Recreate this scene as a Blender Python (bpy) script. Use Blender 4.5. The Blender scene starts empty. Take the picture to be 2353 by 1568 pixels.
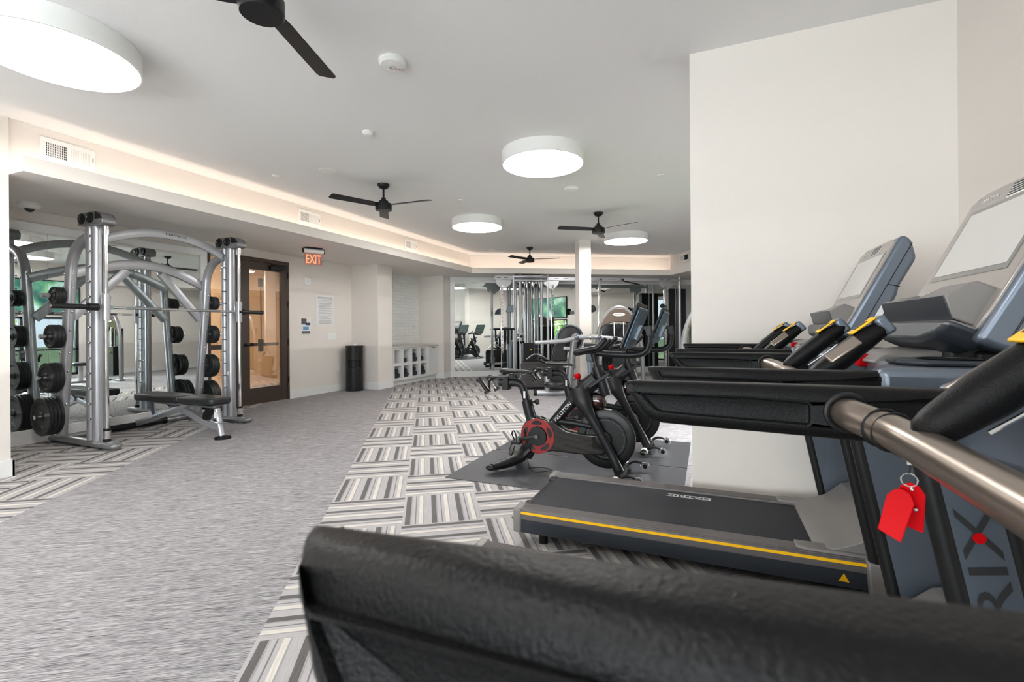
import bpy, bmesh, math, random
from mathutils import Vector, Matrix
random.seed(7)
S = bpy.context.scene
COL = S.collection
PI = math.pi
V = Vector

# ------------------------------------------------------------------ camera
CAM_H = 1.2
F_PX, CY, W_PX, H_PX = 1084.0, 756.4, 2353.0, 1568.0
yaw, roll = math.radians(22.54), math.radians(-0.407)
r0 = V((math.cos(yaw), math.sin(yaw), 0)); fw = V((-math.sin(yaw), math.cos(yaw), 0)); u0 = V((0, 0, 1))
rr = math.cos(roll) * r0 + math.sin(roll) * u0
uu = -math.sin(roll) * r0 + math.cos(roll) * u0
cd = bpy.data.cameras.new('camera'); cam = bpy.data.objects.new('camera', cd); COL.objects.link(cam)
cam.matrix_world = Matrix(((rr.x, uu.x, -fw.x, 0), (rr.y, uu.y, -fw.y, 0), (rr.z, uu.z, -fw.z, CAM_H), (0, 0, 0, 1)))
cd.sensor_width = 36; cd.lens = F_PX / W_PX * 36
cd.shift_y = -(H_PX / 2 - CY) / W_PX
cd.clip_start = 0.02; cd.clip_end = 200
cd.dof.use_dof = True; cd.dof.focus_distance = 3.6; cd.dof.aperture_fstop = 9
S.camera = cam
# ------------------------------------------------------------------ colour management, world
S.view_settings.view_transform = 'Standard'; S.view_settings.look = 'None'
S.view_settings.gamma = 1; S.view_settings.use_curve_mapping = False
S.view_settings.exposure = 1.14
wd = bpy.data.worlds.new('world'); S.world = wd; wd.use_nodes = True
bg = wd.node_tree.nodes['Background']; bg.inputs[0].default_value = (0.80, 0.90, 1.0, 1); bg.inputs[1].default_value = 0.55

def area(name, loc, rot, sx, sy, power, color, portal=False, spread=PI):
    l = bpy.data.lights.new(name, 'AREA'); l.shape = 'RECTANGLE'; l.size = sx; l.size_y = sy
    l.energy = power; l.color = color; l.spread = spread
    o = bpy.data.objects.new(name, l); COL.objects.link(o); o.location = loc; o.rotation_euler = rot
    if portal: l.cycles.is_portal = True
    return o
# daylight entering through the window openings (behind the camera, beside the treadmills, right-hand wall)
DAY = (1.0, 0.985, 0.97)
area('daylight_back', (-2.1, -4.3, 0.9), (math.radians(112), 0, 0), 6.4, 2.4, 270, DAY)
area('daylight_side', (2.1, -1.75, 0.9), (math.radians(112), 0, math.radians(90)), 2.4, 2.4, 70, DAY)
area('daylight_right', (2.6, 6.15, 1.2), (math.radians(90), 0, math.radians(90)), 2.2, 1.5, 0, DAY, True)
area('daylight_far', (2.6, 11.8, 1.3), (math.radians(90), 0, math.radians(90)), 0.9, 2.2, 0, DAY, True)

area('daylight_right_fill', (3.7, 6.15, 2.5), (math.radians(52), 0, math.radians(90)), 2.6, 1.6, 900, DAY)  # fill lamp added high outside the right window, above the mirrors' view
# ------------------------------------------------------------------ materials
def srgb(*c):
    return tuple(((x / 255) / 12.92 if x / 255 <= 0.04045 else ((x / 255 + 0.055) / 1.055) ** 2.4) for x in c)
MATS = {}
def mat(name, col, rough=0.5, metal=0.0, bump=None, spec=0.5, emit=None, es=0, coat=0, alpha=1):
    if name in MATS: return MATS[name]
    m = bpy.data.materials.new(name); m.use_nodes = True
    nt = m.node_tree; b = nt.nodes['Principled BSDF']
    b.inputs['Base Color'].default_value = (*col, 1); b.inputs['Roughness'].default_value = rough
    b.inputs['Metallic'].default_value = metal; b.inputs['Specular IOR Level'].default_value = spec
    b.inputs['Coat Weight'].default_value = coat
    if emit: b.inputs['Emission Color'].default_value = (*emit, 1); b.inputs['Emission Strength'].default_value = es
    if bump:
        sc, st, dist = bump
        n = nt.nodes.new('ShaderNodeTexNoise'); n.inputs['Scale'].default_value = sc; n.inputs['Detail'].default_value = 3
        tc = nt.nodes.new('ShaderNodeTexCoord'); nt.links.new(tc.outputs['Object'], n.inputs['Vector'])
        bp = nt.nodes.new('ShaderNodeBump'); bp.inputs['Strength'].default_value = st; bp.inputs['Distance'].default_value = dist
        nt.links.new(n.outputs['Fac'], bp.inputs['Height']); nt.links.new(bp.outputs['Normal'], b.inputs['Normal'])
    MATS[name] = m; return m

WALL = mat('wall_paint', srgb(231, 225, 219), 0.75, bump=(160, 0.25, 0.004), spec=0.2)
CEIL = mat('ceiling_paint', srgb(236, 235, 234), 0.9, bump=(200, 0.2, 0.003), spec=0.1)
TRIM = mat('white_trim_paint', srgb(236, 236, 236), 0.45)
WHITE = mat('white_plastic', srgb(238, 238, 236), 0.4)
SILVER = mat('silver_powder_coat', srgb(186, 187, 192), 0.33, 0.65)
SILVERD = mat('dark_silver_powder_coat', srgb(138, 138, 140), 0.38, 0.5)
CHROME = mat('chrome', (0.82, 0.82, 0.83), 0.1, 1.0)
BLACK = mat('black_plastic', (0.010, 0.010, 0.011), 0.36, spec=0.3)
BLACKM = mat('matte_black_metal', (0.013, 0.013, 0.014), 0.40, 0.1, spec=0.35)
BIKEM = mat('bike_frame_black', (0.013, 0.013, 0.015), 0.36, 0.2, spec=0.35)
RUBBER = mat('black_rubber', (0.006, 0.006, 0.0065), 0.36, bump=(420, 0.7, 0.0012), spec=0.16)
IRON = mat('cast_iron_black', (0.020, 0.022, 0.024), 0.45, 0.2, bump=(120, 0.3, 0.002))
UPH = mat('black_upholstery', (0.020, 0.020, 0.022), 0.38, bump=(300, 0.2, 0.001), spec=0.4)
DGREY = mat('charcoal_paint', srgb(60, 65, 72), 0.36, 0.4, spec=0.4)
BLUEG = mat('graphite_paint', srgb(112, 121, 134), 0.3, 0.6)
UPR = mat('upright_paint', srgb(88, 96, 106), 0.4, 0.4)
HOODG = mat('grey_plastic', srgb(128, 124, 122), 0.42, 0.1)
YEL = mat('yellow_plastic', srgb(250, 190, 10), 0.4)
ORANGE = mat('orange_label', srgb(226, 110, 30), 0.5)
RED = mat('red_plastic', (0.50, 0.001, 0.004), 0.45, spec=0.1)
REDD = mat('dark_red_plastic', (0.30, 0.014, 0.016), 0.3)
BRONZE = mat('bronze_paint', srgb(104, 90, 80), 0.35, 0.5)
BROWN = mat('dark_bronze_door', srgb(74, 62, 55), 0.45, 0.2)
HALL = mat('hall_wall_paint', srgb(236, 212, 182), 0.8)
TOWEL = mat('charcoal_towel', srgb(58, 58, 66), 0.95, bump=(500, 0.8, 0.004))
PAPER = mat('sign_paper', srgb(232, 232, 232), 0.5)
INK = mat('grey_ink', srgb(160, 160, 162), 0.7)
INKD = mat('dark_ink', srgb(30, 30, 32), 0.7)
WTXT = mat('white_lettering', srgb(225, 225, 225), 0.5)
DTXT = mat('dark_lettering', srgb(60, 60, 64), 0.5)
FLYW = mat('flywheel_black', (0.012, 0.012, 0.013), 0.35, 0.3)
SMOKE = mat('smoked_plastic', (0.015, 0.014, 0.014), 0.08, 0.0, coat=0.5)
LAMPG = mat('lamp_diffuser', (1, 0.97, 0.92), 0.6, emit=(1, 0.965, 0.93), es=17)
COVEL = mat('cove_led', (1, 0.9, 0.8), 0.6, emit=(1, 0.84, 0.72), es=8)
EXITR = mat('exit_letters', (1, 0.1, 0.05), 0.5, emit=(1, 0.14, 0.05), es=1.5)
SCREEN = mat('treadmill_screen', srgb(196, 195, 193), 0.12, 0.0, coat=0.6)
CONF = mat('console_face', srgb(150, 144, 139), 0.25, 0.15, coat=0.3)
SCRB = mat('tablet_back', srgb(52, 74, 88), 0.3, 0.3)
TVM = mat('tv_glass', (0.02, 0.04, 0.04), 0.08, coat=0.5)
LEAF = mat('leaf_green', srgb(110, 150, 60), 0.7)
BARK = mat('bark', srgb(96, 80, 64), 0.9)
LAWN = mat('lawn', srgb(120, 140, 90), 0.95)
CURT = mat('cream_curtain', srgb(222, 200, 176), 0.9)
NAVY = mat('navy_ink', srgb(40, 60, 96), 0.6)
SKYB = mat('light_blue_ink', srgb(104, 150, 196), 0.6)
MATF = mat('exercise_mat', srgb(66, 67, 72), 0.5, bump=(60, 0.3, 0.002))
HUBGR = mat('hub_grey', srgb(90, 92, 96), 0.4, 0.4)

def glassmat(name, tint, refl):
    m = bpy.data.materials.new(name); m.use_nodes = True; nt = m.node_tree
    for n in list(nt.nodes): nt.nodes.remove(n)
    o = nt.nodes.new('ShaderNodeOutputMaterial'); mx = nt.nodes.new('ShaderNodeMixShader')
    t = nt.nodes.new('ShaderNodeBsdfTransparent'); g = nt.nodes.new('ShaderNodeBsdfGlossy')
    t.inputs[0].default_value = (*tint, 1); g.inputs[0].default_value = (1, 1, 1, 1); g.inputs['Roughness'].default_value = 0.0
    fr = nt.nodes.new('ShaderNodeFresnel'); fr.inputs[0].default_value = 1.5
    ma = nt.nodes.new('ShaderNodeMath'); ma.operation = 'ADD'; ma.inputs[1].default_value = refl; ma.use_clamp = True
    nt.links.new(fr.outputs[0], ma.inputs[0]); nt.links.new(ma.outputs[0], mx.inputs[0])
    nt.links.new(t.outputs[0], mx.inputs[1]); nt.links.new(g.outputs[0], mx.inputs[2]); nt.links.new(mx.outputs[0], o.inputs[0])
    return m
GLASS = glassmat('window_glass', (0.92, 0.96, 0.97), 0.03)
DGLASS = glassmat('door_glass', (0.92, 0.9, 0.86), 0.18)
REDGLASS = glassmat('exit_panel', (1.0, 0.80, 0.78), 0.04)
SMOKEC = glassmat('smoked_cover', (0.32, 0.28, 0.26), 0.05)

MIRROR = bpy.data.materials.new('mirror_glass'); MIRROR.use_nodes = True
_b = MIRROR.node_tree.nodes['Principled BSDF']; _b.inputs['Base Color'].default_value = (0.82, 0.87, 0.86, 1)
_b.inputs['Metallic'].default_value = 1; _b.inputs['Roughness'].default_value = 0.0

class NT:
    def __init__(s, name):
        s.m = bpy.data.materials.new(name); s.m.use_nodes = True; s.nt = s.m.node_tree; s.b = s.nt.nodes['Principled BSDF']
    def n(s, t, **k):
        x = s.nt.nodes.new(t)
        for a, b in k.items(): setattr(x, a, b)
        return x
    def l(s, a, b): s.nt.links.new(a, b)
    def math(s, op, a, b=None, c=None):
        x = s.n('ShaderNodeMath', operation=op)
        for i, v in enumerate((a, b, c)):
            if v is None: continue
            if isinstance(v, (int, float)): x.inputs[i].default_value = v
            else: s.l(v, x.inputs[i])
        return x.outputs[0]
    def mix(s, f, a, b):
        x = s.n('ShaderNodeMix', data_type='RGBA')
        if isinstance(f, (int, float)): x.inputs[0].default_value = f
        else: s.l(f, x.inputs[0])
        for i, v in ((6, a), (7, b)):
            if isinstance(v, tuple): x.inputs[i].default_value = (*v, 1)
            else: s.l(v, x.inputs[i])
        return x.outputs[2]
    def ramp(s, f, stops, interp='CONSTANT'):
        x = s.n('ShaderNodeValToRGB'); cr = x.color_ramp; cr.interpolation = interp
        while len(cr.elements) > 1: cr.elements.remove(cr.elements[-1])
        cr.elements[0].position = stops[0][0]; cr.elements[0].color = (*stops[0][1], 1)
        for p, c in stops[1:]:
            e = cr.elements.new(p); e.color = (*c, 1)
        s.l(f, x.inputs[0]); return x.outputs[0]

TH = math.radians(32.88)
DV = V((-math.sin(TH), math.cos(TH), 0)); NV = V((math.cos(TH), math.sin(TH), 0))
def carpet():
    k = NT('woven_carpet')
    tc = k.n('ShaderNodeTexCoord')
    def dot(vec):
        d = k.n('ShaderNodeVectorMath', operation='DOT_PRODUCT'); k.l(tc.outputs['Object'], d.inputs[0]); d.inputs[1].default_value = vec; return d.outputs['Value']
    u, v = dot(NV), dot(DV)
    cu = k.math('DIVIDE', k.math('ADD', u, 0.155), 0.5); cv = k.math('DIVIDE', k.math('SUBTRACT', v, 3.97), 0.5)
    iu, iv = k.math('FLOOR', cu), k.math('FLOOR', cv)
    fu, fv = k.math('SUBTRACT', cu, iu), k.math('SUBTRACT', cv, iv)
    par = k.math('FLOORED_MODULO', k.math('ADD', iu, iv), 2.0)          # 0 = stripes run lengthwise
    sfu = k.math('MULTIPLY', fu, k.math('SUBTRACT', 1.0, par)); sfv = k.math('MULTIPLY', k.math('SUBTRACT', 1.0, fv), par)
    st = k.math('FRACT', k.math('MULTIPLY', k.math('ADD', sfu, sfv), 3.0))
    lt, gy, dk, wh = srgb(192, 189, 190), srgb(162, 159, 161), srgb(66, 62, 62), srgb(234, 228, 218)
    stripes = k.ramp(st, [(0, lt), (0.10, dk), (0.29, gy), (0.34, lt), (0.47, srgb(110, 106, 108)), (0.51, lt), (0.62, wh), (0.77, gy), (0.82, lt)])
    # weave
    def wave(x, f): return k.math('SINE', k.math('MULTIPLY', x, f))
    weave = k.math('MULTIPLY', wave(k.math('ADD', u, v), 900.0), wave(k.math('SUBTRACT', u, v), 900.0))
    wv = k.math('MULTIPLY', k.math('ADD', weave, 1.0), 0.5)
    nz = k.n('ShaderNodeTexNoise'); nz.inputs['Scale'].default_value = 1; nz.inputs['Detail'].default_value = 2
    cmb = k.n('ShaderNodeCombineXYZ')
    k.l(k.math('MULTIPLY', u, k.math('ADD', k.math('MULTIPLY', par, -112.0), 120.0)), cmb.inputs[0])
    k.l(k.math('MULTIPLY', v, k.math('ADD', k.math('MULTIPLY', par, 112.0), 8.0)), cmb.inputs[1])
    k.l(cmb.outputs[0], nz.inputs['Vector'])
    s2 = k.mix(k.math('MULTIPLY', k.math('SUBTRACT', nz.outputs['Fac'], 0.32), 0.7), stripes, srgb(120, 118, 124))
    s3 = k.mix(k.math('MULTIPLY', wv, 0.30), s2, srgb(206, 203, 200))
    # plain heathered field
    nf = k.n('ShaderNodeTexNoise'); nf.inputs['Scale'].default_value = 1; nf.inputs['Detail'].default_value = 3; nf.inputs['Roughness'].default_value = 0.7
    c2 = k.n('ShaderNodeCombineXYZ'); k.l(k.math('MULTIPLY', u, 5.0), c2.inputs[0]); k.l(k.math('MULTIPLY', v, 260.0), c2.inputs[1]); k.l(c2.outputs[0], nf.inputs['Vector'])
    nf2 = k.n('ShaderNodeTexNoise'); nf2.inputs['Scale'].default_value = 1; nf2.inputs['Detail'].default_value = 2
    c3 = k.n('ShaderNodeCombineXYZ'); k.l(k.math('MULTIPLY', u, 22.0), c3.inputs[0]); k.l(k.math('MULTIPLY', v, 520.0), c3.inputs[1]); k.l(c3.outputs[0], nf2.inputs['Vector'])
    hh = k.math('ADD', k.math('MULTIPLY', nf.outputs['Fac'], 0.6), k.math('MULTIPLY', nf2.outputs['Fac'], 0.4))
    field = k.ramp(hh, [(0.38, srgb(60, 58, 60)), (0.45, srgb(130, 127, 130)), (0.52, srgb(176, 173, 176)), (0.60, srgb(216, 214, 216))], 'LINEAR')
    field = k.mix(k.math('MULTIPLY', wv, 0.22), field, srgb(92, 88, 90))
    m1 = k.math('MULTIPLY', k.math('GREATER_THAN', u, -0.655), k.math('LESS_THAN', u, 1.345))
    m2 = k.math('LESS_THAN', u, -2.655)
    colr = k.mix(k.math('MAXIMUM', m1, m2), field, s3)
    k.l(colr, k.b.inputs['Base Color']); k.b.inputs['Roughness'].default_value = 0.85; k.b.inputs['Specular IOR Level'].default_value = 0.25
    bp = k.n('ShaderNodeBump'); bp.inputs['Strength'].default_value = 0.25; bp.inputs['Distance'].default_value = 0.002
    k.l(k.math('ADD', nf2.outputs['Fac'], wv), bp.inputs['Height']); k.l(bp.outputs[0], k.b.inputs['Normal'])
    return k.m
CARPET = carpet()
def tilemat():
    k = NT('stacked_white_tile'); tc = k.n('ShaderNodeTexCoord'); mp = k.n('ShaderNodeMapping')
    sx = k.n('ShaderNodeSeparateXYZ'); k.l(tc.outputs['Object'], sx.inputs[0]); cb = k.n('ShaderNodeCombineXYZ')
    k.l(sx.outputs[1], cb.inputs[0]); k.l(sx.outputs[2], cb.inputs[1])
    br = k.n('ShaderNodeTexBrick'); k.l(cb.outputs[0], br.inputs['Vector']); br.inputs['Scale'].default_value = 1
    br.inputs['Brick Width'].default_value = 0.30; br.inputs['Row Height'].default_value = 0.075; br.inputs['Mortar Size'].default_value = 0.0025
    br.inputs['Color1'].default_value = (*srgb(242, 243, 241), 1); br.inputs['Color2'].default_value = (*srgb(234, 237, 236), 1); br.inputs['Mortar'].default_value = (*srgb(206, 206, 204), 1)
    k.l(br.outputs[0], k.b.inputs['Base Color']); k.b.inputs['Roughness'].default_value = 0.22
    nz = k.n('ShaderNodeTexNoise'); nz.inputs['Scale'].default_value = 9; k.l(tc.outputs['Object'], nz.inputs['Vector'])
    bp = k.n('ShaderNodeBump'); bp.inputs['Strength'].default_value = 0.3; bp.inputs['Distance'].default_value = 0.01; k.l(nz.outputs[0], bp.inputs['Height']); k.l(bp.outputs[0], k.b.inputs['Normal'])
    return k.m
TILE = tilemat()
def ribmat():
    k = NT('ribbed_rail_plastic'); tc = k.n('ShaderNodeTexCoord'); sx = k.n('ShaderNodeSeparateXYZ'); k.l(tc.outputs['Object'], sx.inputs[0])
    w = k.math('SINE', k.math('MULTIPLY', sx.outputs[1], 628.0))
    k.b.inputs['Base Color'].default_value = (*srgb(98, 92, 92), 1); k.b.inputs['Roughness'].default_value = 0.38
    bp = k.n('ShaderNodeBump'); bp.inputs['Strength'].default_value = 0.8; bp.inputs['Distance'].default_value = 0.002
    k.l(w, bp.inputs['Height']); k.l(bp.outputs[0], k.b.inputs['Normal']); return k.m
RIB = ribmat()
BELT = mat('running_belt', srgb(38, 40, 47), 0.55, bump=(700, 0.2, 0.0006), spec=0.25)

# ------------------------------------------------------------------ mesh helpers
def BM(): return bmesh.new()
def _addv(bm, vs, fs, M=None):
    vv = [bm.verts.new(M @ V(v) if M else V(v)) for v in vs]
    for f in fs:
        try: bm.faces.new([vv[i] for i in f])
        except ValueError: pass
    return vv
def box(bm, x0, y0, z0, x1, y1, z1, M=None):
    x0, x1 = min(x0, x1), max(x0, x1); y0, y1 = min(y0, y1), max(y0, y1); z0, z1 = min(z0, z1), max(z0, z1)
    _addv(bm, [(x0, y0, z0), (x1, y0, z0), (x1, y1, z0), (x0, y1, z0), (x0, y0, z1), (x1, y0, z1), (x1, y1, z1), (x0, y1, z1)],
          [(3, 2, 1, 0), (4, 5, 6, 7), (0, 1, 5, 4), (1, 2, 6, 5), (2, 3, 7, 6), (3, 0, 4, 7)], M); return bm
def prism(bm, pts, axis, a, b, M=None):
    # pts 2D; axis 'x': (y,z), 'y': (x,z), 'z': (x,y)
    area2 = sum(pts[i][0] * pts[(i + 1) % len(pts)][1] - pts[(i + 1) % len(pts)][0] * pts[i][1] for i in range(len(pts)))
    if area2 < 0: pts = pts[::-1]
    def mk(p, t): return {'x': (t, p[0], p[1]), 'y': (p[0], t, p[1]), 'z': (p[0], p[1], t)}[axis]
    n = len(pts); vs = [mk(p, a) for p in pts] + [mk(p, b) for p in pts]
    vv = _addv(bm, vs, [tuple(range(n)), tuple(range(2 * n - 1, n - 1, -1))] + [(i, (i + 1) % n, n + (i + 1) % n, n + i) for i in range(n)], M)
    return bm
def frame_of(d):
    d = d.normalized(); a = V((0, 0, 1)) if abs(d.z) < 0.9 else V((1, 0, 0))
    x = a.cross(d).normalized(); return x, d.cross(x)
def cyl(bm, p0, p1, r, seg=20, r2=None):
    p0, p1 = V(p0), V(p1); x, y = frame_of(p1 - p0); r2 = r if r2 is None else r2
    vs = [p0 + (x * math.cos(2 * PI * i / seg) + y * math.sin(2 * PI * i / seg)) * r for i in range(seg)] + \
         [p1 + (x * math.cos(2 * PI * i / seg) + y * math.sin(2 * PI * i / seg)) * r2 for i in range(seg)]
    _addv(bm, vs, [tuple(range(seg - 1, -1, -1)), tuple(range(seg, 2 * seg))] + [(i, (i + 1) % seg, seg + (i + 1) % seg, seg + i) for i in range(seg)])
    return bm
def smoothpath(pts, n=6):
    pts = [V(p) for p in pts]
    if len(pts) < 3 or n < 2: return pts
    out = []
    for i in range(len(pts) - 1):
        p0 = pts[max(i - 1, 0)]; p1 = pts[i]; p2 = pts[i + 1]; p3 = pts[min(i + 2, len(pts) - 1)]
        for k in range(n):
            t = k / n
            out.append(0.5 * ((2 * p1) + (p2 - p0) * t + (2 * p0 - 5 * p1 + 4 * p2 - p3) * t * t + (3 * p1 - p0 - 3 * p2 + p3) * t ** 3))
    out.append(pts[-1]); return out
def tube(bm, pts, r, seg=14, n=6, flat=1.0, up=None, closed=False, sq=None):
    """sweep; r radius or per-point list; flat scales the second cross axis; sq=(w,h) sweeps a rounded rectangle"""
    P = smoothpath(pts, n); m = len(P)
    if isinstance(r, (list, tuple)):
        R = []; L = len(r) - 1
        for i in range(m):
            t = i / (m - 1) * L; j = min(int(t), L - 1); R.append(r[j] + (r[j + 1] - r[j]) * (t - j))
    else: R = [r] * m
    T = [(P[min(i + 1, m - 1)] - P[max(i - 1, 0)]).normalized() for i in range(m)]
    if up is not None: x = V(up).cross(T[0]).normalized()
    else: x, _ = frame_of(T[0])
    rings = []
    if sq:
        w, h = sq; q = 0.22 * min(w, h); cs = []
        for cx, cy, a0 in ((w / 2 - q, h / 2 - q, 0), (-w / 2 + q, h / 2 - q, 90), (-w / 2 + q, -h / 2 + q, 180), (w / 2 - q, -h / 2 + q, 270)):
            for a in (0, 45, 90): cs.append((cx + q * math.cos(math.radians(a0 + a)), cy + q * math.sin(math.radians(a0 + a))))
        seg = len(cs)
    for i in range(m):
        x = (x - T[i] * x.dot(T[i])).normalized(); y = T[i].cross(x)
        if sq: ring = [bm.verts.new(P[i] + x * a * R[i] + y * b * R[i]) for a, b in cs]
        else: ring = [bm.verts.new(P[i] + x * math.cos(2 * PI * k / seg) * R[i] + y * math.sin(2 * PI * k / seg) * R[i] * flat) for k in range(seg)]
        rings.append(ring)
    for i in range(m - 1):
        for k in range(seg):
            bm.faces.new([rings[i][k], rings[i][(k + 1) % seg], rings[i + 1][(k + 1) % seg], rings[i + 1][k]])
    bm.faces.new(rings[0][::-1]); bm.faces.new(rings[-1]); return bm
def capsule(bm, pts, r, seg=14, n=6, flat=1.0):
    """tube with rounded ends"""
    P = smoothpath(pts, n); k = r if not isinstance(r, (list, tuple)) else r[0]; k2 = r if not isinstance(r, (list, tuple)) else r[-1]
    d0 = (P[0] - P[1]).normalized(); d1 = (P[-1] - P[-2]).normalized()
    A = [P[0] + d0 * k * math.sin(a) for a in (PI / 2 * .99, 1.1, .6)]; RA = [k * math.cos(a) for a in (PI / 2 * .99, 1.1, .6)]
    Bq = [P[-1] + d1 * k2 * math.sin(a) for a in (.6, 1.1, PI / 2 * .99)]; RB = [k2 * math.cos(a) for a in (.6, 1.1, PI / 2 * .99)]
    m = len(P); R = []
    rl = r if isinstance(r, (list, tuple)) else [r, r]; L = len(rl) - 1
    for i in range(m):
        t = i / (m - 1) * L; j = min(int(t), L - 1); R.append(rl[j] + (rl[j + 1] - rl[j]) * (t - j))
    PP = A + P + Bq; RR = RA + R + RB
    T = [(PP[min(i + 1, len(PP) - 1)] - PP[max(i - 1, 0)]).normalized() for i in range(len(PP))]
    x, _ = frame_of(T[0]); rings = []
    for i in range(len(PP)):
        x = (x - T[i] * x.dot(T[i])).normalized(); y = T[i].cross(x)
        rings.append([bm.verts.new(PP[i] + x * math.cos(2 * PI * q / seg) * RR[i] + y * math.sin(2 * PI * q / seg) * RR[i] * flat) for q in range(seg)])
    for i in range(len(PP) - 1):
        for q in range(seg): bm.faces.new([rings[i][q], rings[i][(q + 1) % seg], rings[i + 1][(q + 1) % seg], rings[i + 1][q]])
    bm.faces.new(rings[0][::-1]); bm.faces.new(rings[-1]); return bm
def lathe(bm, prof, c=(0, 0, 0), axis=(0, 0, 1), seg=40):
    """prof: (r, h) along axis from c"""
    c = V(c); d = V(axis).normalized(); x, y = frame_of(d); rings = []
    for r, h in prof:
        r = max(r, 1e-5)
        rings.append([bm.verts.new(c + d * h + (x * math.cos(2 * PI * k / seg) + y * math.sin(2 * PI * k / seg)) * r) for k in range(seg)])
    for i in range(len(prof) - 1):
        for k in range(seg): bm.faces.new([rings[i][k], rings[i][(k + 1) % seg], rings[i + 1][(k + 1) % seg], rings[i + 1][k]])
    closed = prof[0] == prof[-1]
    if prof[0][0] > 1e-4 and not closed: bm.faces.new(rings[0][::-1])
    if prof[-1][0] > 1e-4 and not closed: bm.faces.new(rings[-1])
    if closed: bmesh.ops.remove_doubles(bm, verts=bm.verts, dist=1e-6)
    return bm
def torus(bm, c, axis, R, r, seg=40, s2=10, sy=1.0):
    c = V(c); d = V(axis).normalized(); x, y = frame_of(d); rings = []
    for k in range(seg):
        a = 2 * PI * k / seg; e = x * math.cos(a) + y * math.sin(a)
        rings.append([bm.verts.new(c + e * (R + r * math.cos(2 * PI * j / s2)) + d * r * math.sin(2 * PI * j / s2) * sy) for j in range(s2)])
    for k in range(seg):
        for j in range(s2): bm.faces.new([rings[k][j], rings[(k + 1) % seg][j], rings[(k + 1) % seg][(j + 1) % s2], rings[k][(j + 1) % s2]])
    return bm
def ball(bm, c, r, sx=1, sy=1, sz=1, seg=18, rings=10, M=None):
    mm = Matrix.Translation(V(c)) @ (M if M else Matrix.Identity(4)) @ Matrix.Diagonal((r * sx, r * sy, r * sz, 1))
    bmesh.ops.create_uvsphere(bm, u_segments=seg, v_segments=rings, radius=1, matrix=mm); return bm
def slab(bm, outer, inner, y0, y1, depth, both=True):
    """side profile (x,z) of thickness y0..y1 with a recessed panel; outer and inner lists have equal length, counter-clockwise"""
    n = len(outer)
    def ring(pts, y): return [bm.verts.new((p[0], y, p[1])) for p in pts]
    a0, a1, a2 = ring(outer, y0), ring(inner, y0), ring(inner, y0 + depth)
    b0, b1, b2 = ring(outer, y1), ring(inner, y1), ring(inner, y1 - depth)
    for i in range(n):
        j = (i + 1) % n
        bm.faces.new([a0[i], a0[j], a1[j], a1[i]]); bm.faces.new([a1[i], a1[j], a2[j], a2[i]])
        bm.faces.new([b0[j], b0[i], b1[i], b1[j]]); bm.faces.new([b1[j], b1[i], b2[i], b2[j]])
        bm.faces.new([a0[j], a0[i], b0[i], b0[j]])
    bm.faces.new(a2); bm.faces.new(b2[::-1]); return bm
def roundpoly(pts, rs, n=4):
    out = []; N = len(pts)
    for i in range(N):
        p, a, b = V(pts[i]), V(pts[i - 1]), V(pts[(i + 1) % N]); r = rs[i] if isinstance(rs, (list, tuple)) else rs
        da, db_ = (a - p), (b - p); r = min(r, da.length * .45, db_.length * .45); pa, pb = p + da.normalized() * r, p + db_.normalized() * r
        for k in range(n + 1):
            t = k / n; out.append(tuple(pa * (1 - t) ** 2 + p * 2 * t * (1 - t) + pb * t * t))
    return out
def offs(pts, d):
    out = []; N = len(pts)
    for i in range(N):
        a, p, b = V(pts[i - 1]), V(pts[i]), V(pts[(i + 1) % N]); t = (b - a).normalized(); out.append((p.x - t.y * d, p.y + t.x * d))
    return out
def padslab(bm, outer, inner, y0, y1, depth, r):
    # counter-clockwise outlines; rounded rim of radius r, recessed panel on both faces
    rings = []
    def ring(pts, y): rings.append([bm.verts.new((p[0], y, p[1])) for p in pts])
    K = 6
    ring(offs(inner, .004), y0 + depth); ring(offs(inner, .002), y0 + depth * .9); ring(inner, y0 + .001); ring(offs(inner, -.003), y0)
    for k in range(K + 1):
        a = PI / 2 * k / K; ring(offs(outer, r * (1 - math.sin(a))), y0 + r * (1 - math.cos(a)))
    for k in range(K, -1, -1):
        a = PI / 2 * k / K; ring(offs(outer, r * (1 - math.sin(a))), y1 - r * (1 - math.cos(a)))
    ring(offs(inner, -.003), y1); ring(inner, y1 - .001); ring(offs(inner, .002), y1 - depth * .9); ring(offs(inner, .004), y1 - depth)
    n = len(outer)
    for i in range(len(rings) - 1):
        for k in range(n): bm.faces.new([rings[i][k], rings[i][(k + 1) % n], rings[i + 1][(k + 1) % n], rings[i + 1][k]])
    bm.faces.new(rings[0][::-1]); bm.faces.new(rings[-1]); return bm
def O(name, bm, m, parent=None, bevel=0, segs=2, sharp=35, loc=None, fix=True, sub=0):
    if fix: bmesh.ops.recalc_face_normals(bm, faces=bm.faces)
    me = bpy.data.meshes.new(name); bm.to_mesh(me); bm.free()
    for p in me.polygons: p.use_smooth = True
    me.set_sharp_from_angle(angle=math.radians(sharp))
    me.materials.append(m); o = bpy.data.objects.new(name, me); COL.objects.link(o)
    if parent: o.parent = parent
    if loc: o.location = loc
    if bevel:
        b = o.modifiers.new('bevel', 'BEVEL'); b.width = bevel; b.segments = segs; b.limit_method = 'ANGLE'; b.angle_limit = math.radians(30)
    if sub:
        b = o.modifiers.new('sub', 'SUBSURF'); b.levels = sub; b.render_levels = sub
    return o
def T(name, label, cat, loc=(0, 0, 0), rz=0, group=None):
    o = bpy.data.objects.new(name, None); COL.objects.link(o); o.location = loc; o.rotation_euler = (0, 0, rz); o.empty_display_size = 0.1
    o['label'] = label; o['category'] = cat
    if group: o['group'] = group
    return o
def tag(o, label, cat, group=None):
    o['label'] = label; o['category'] = cat
    if group: o['group'] = group
    return o
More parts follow.
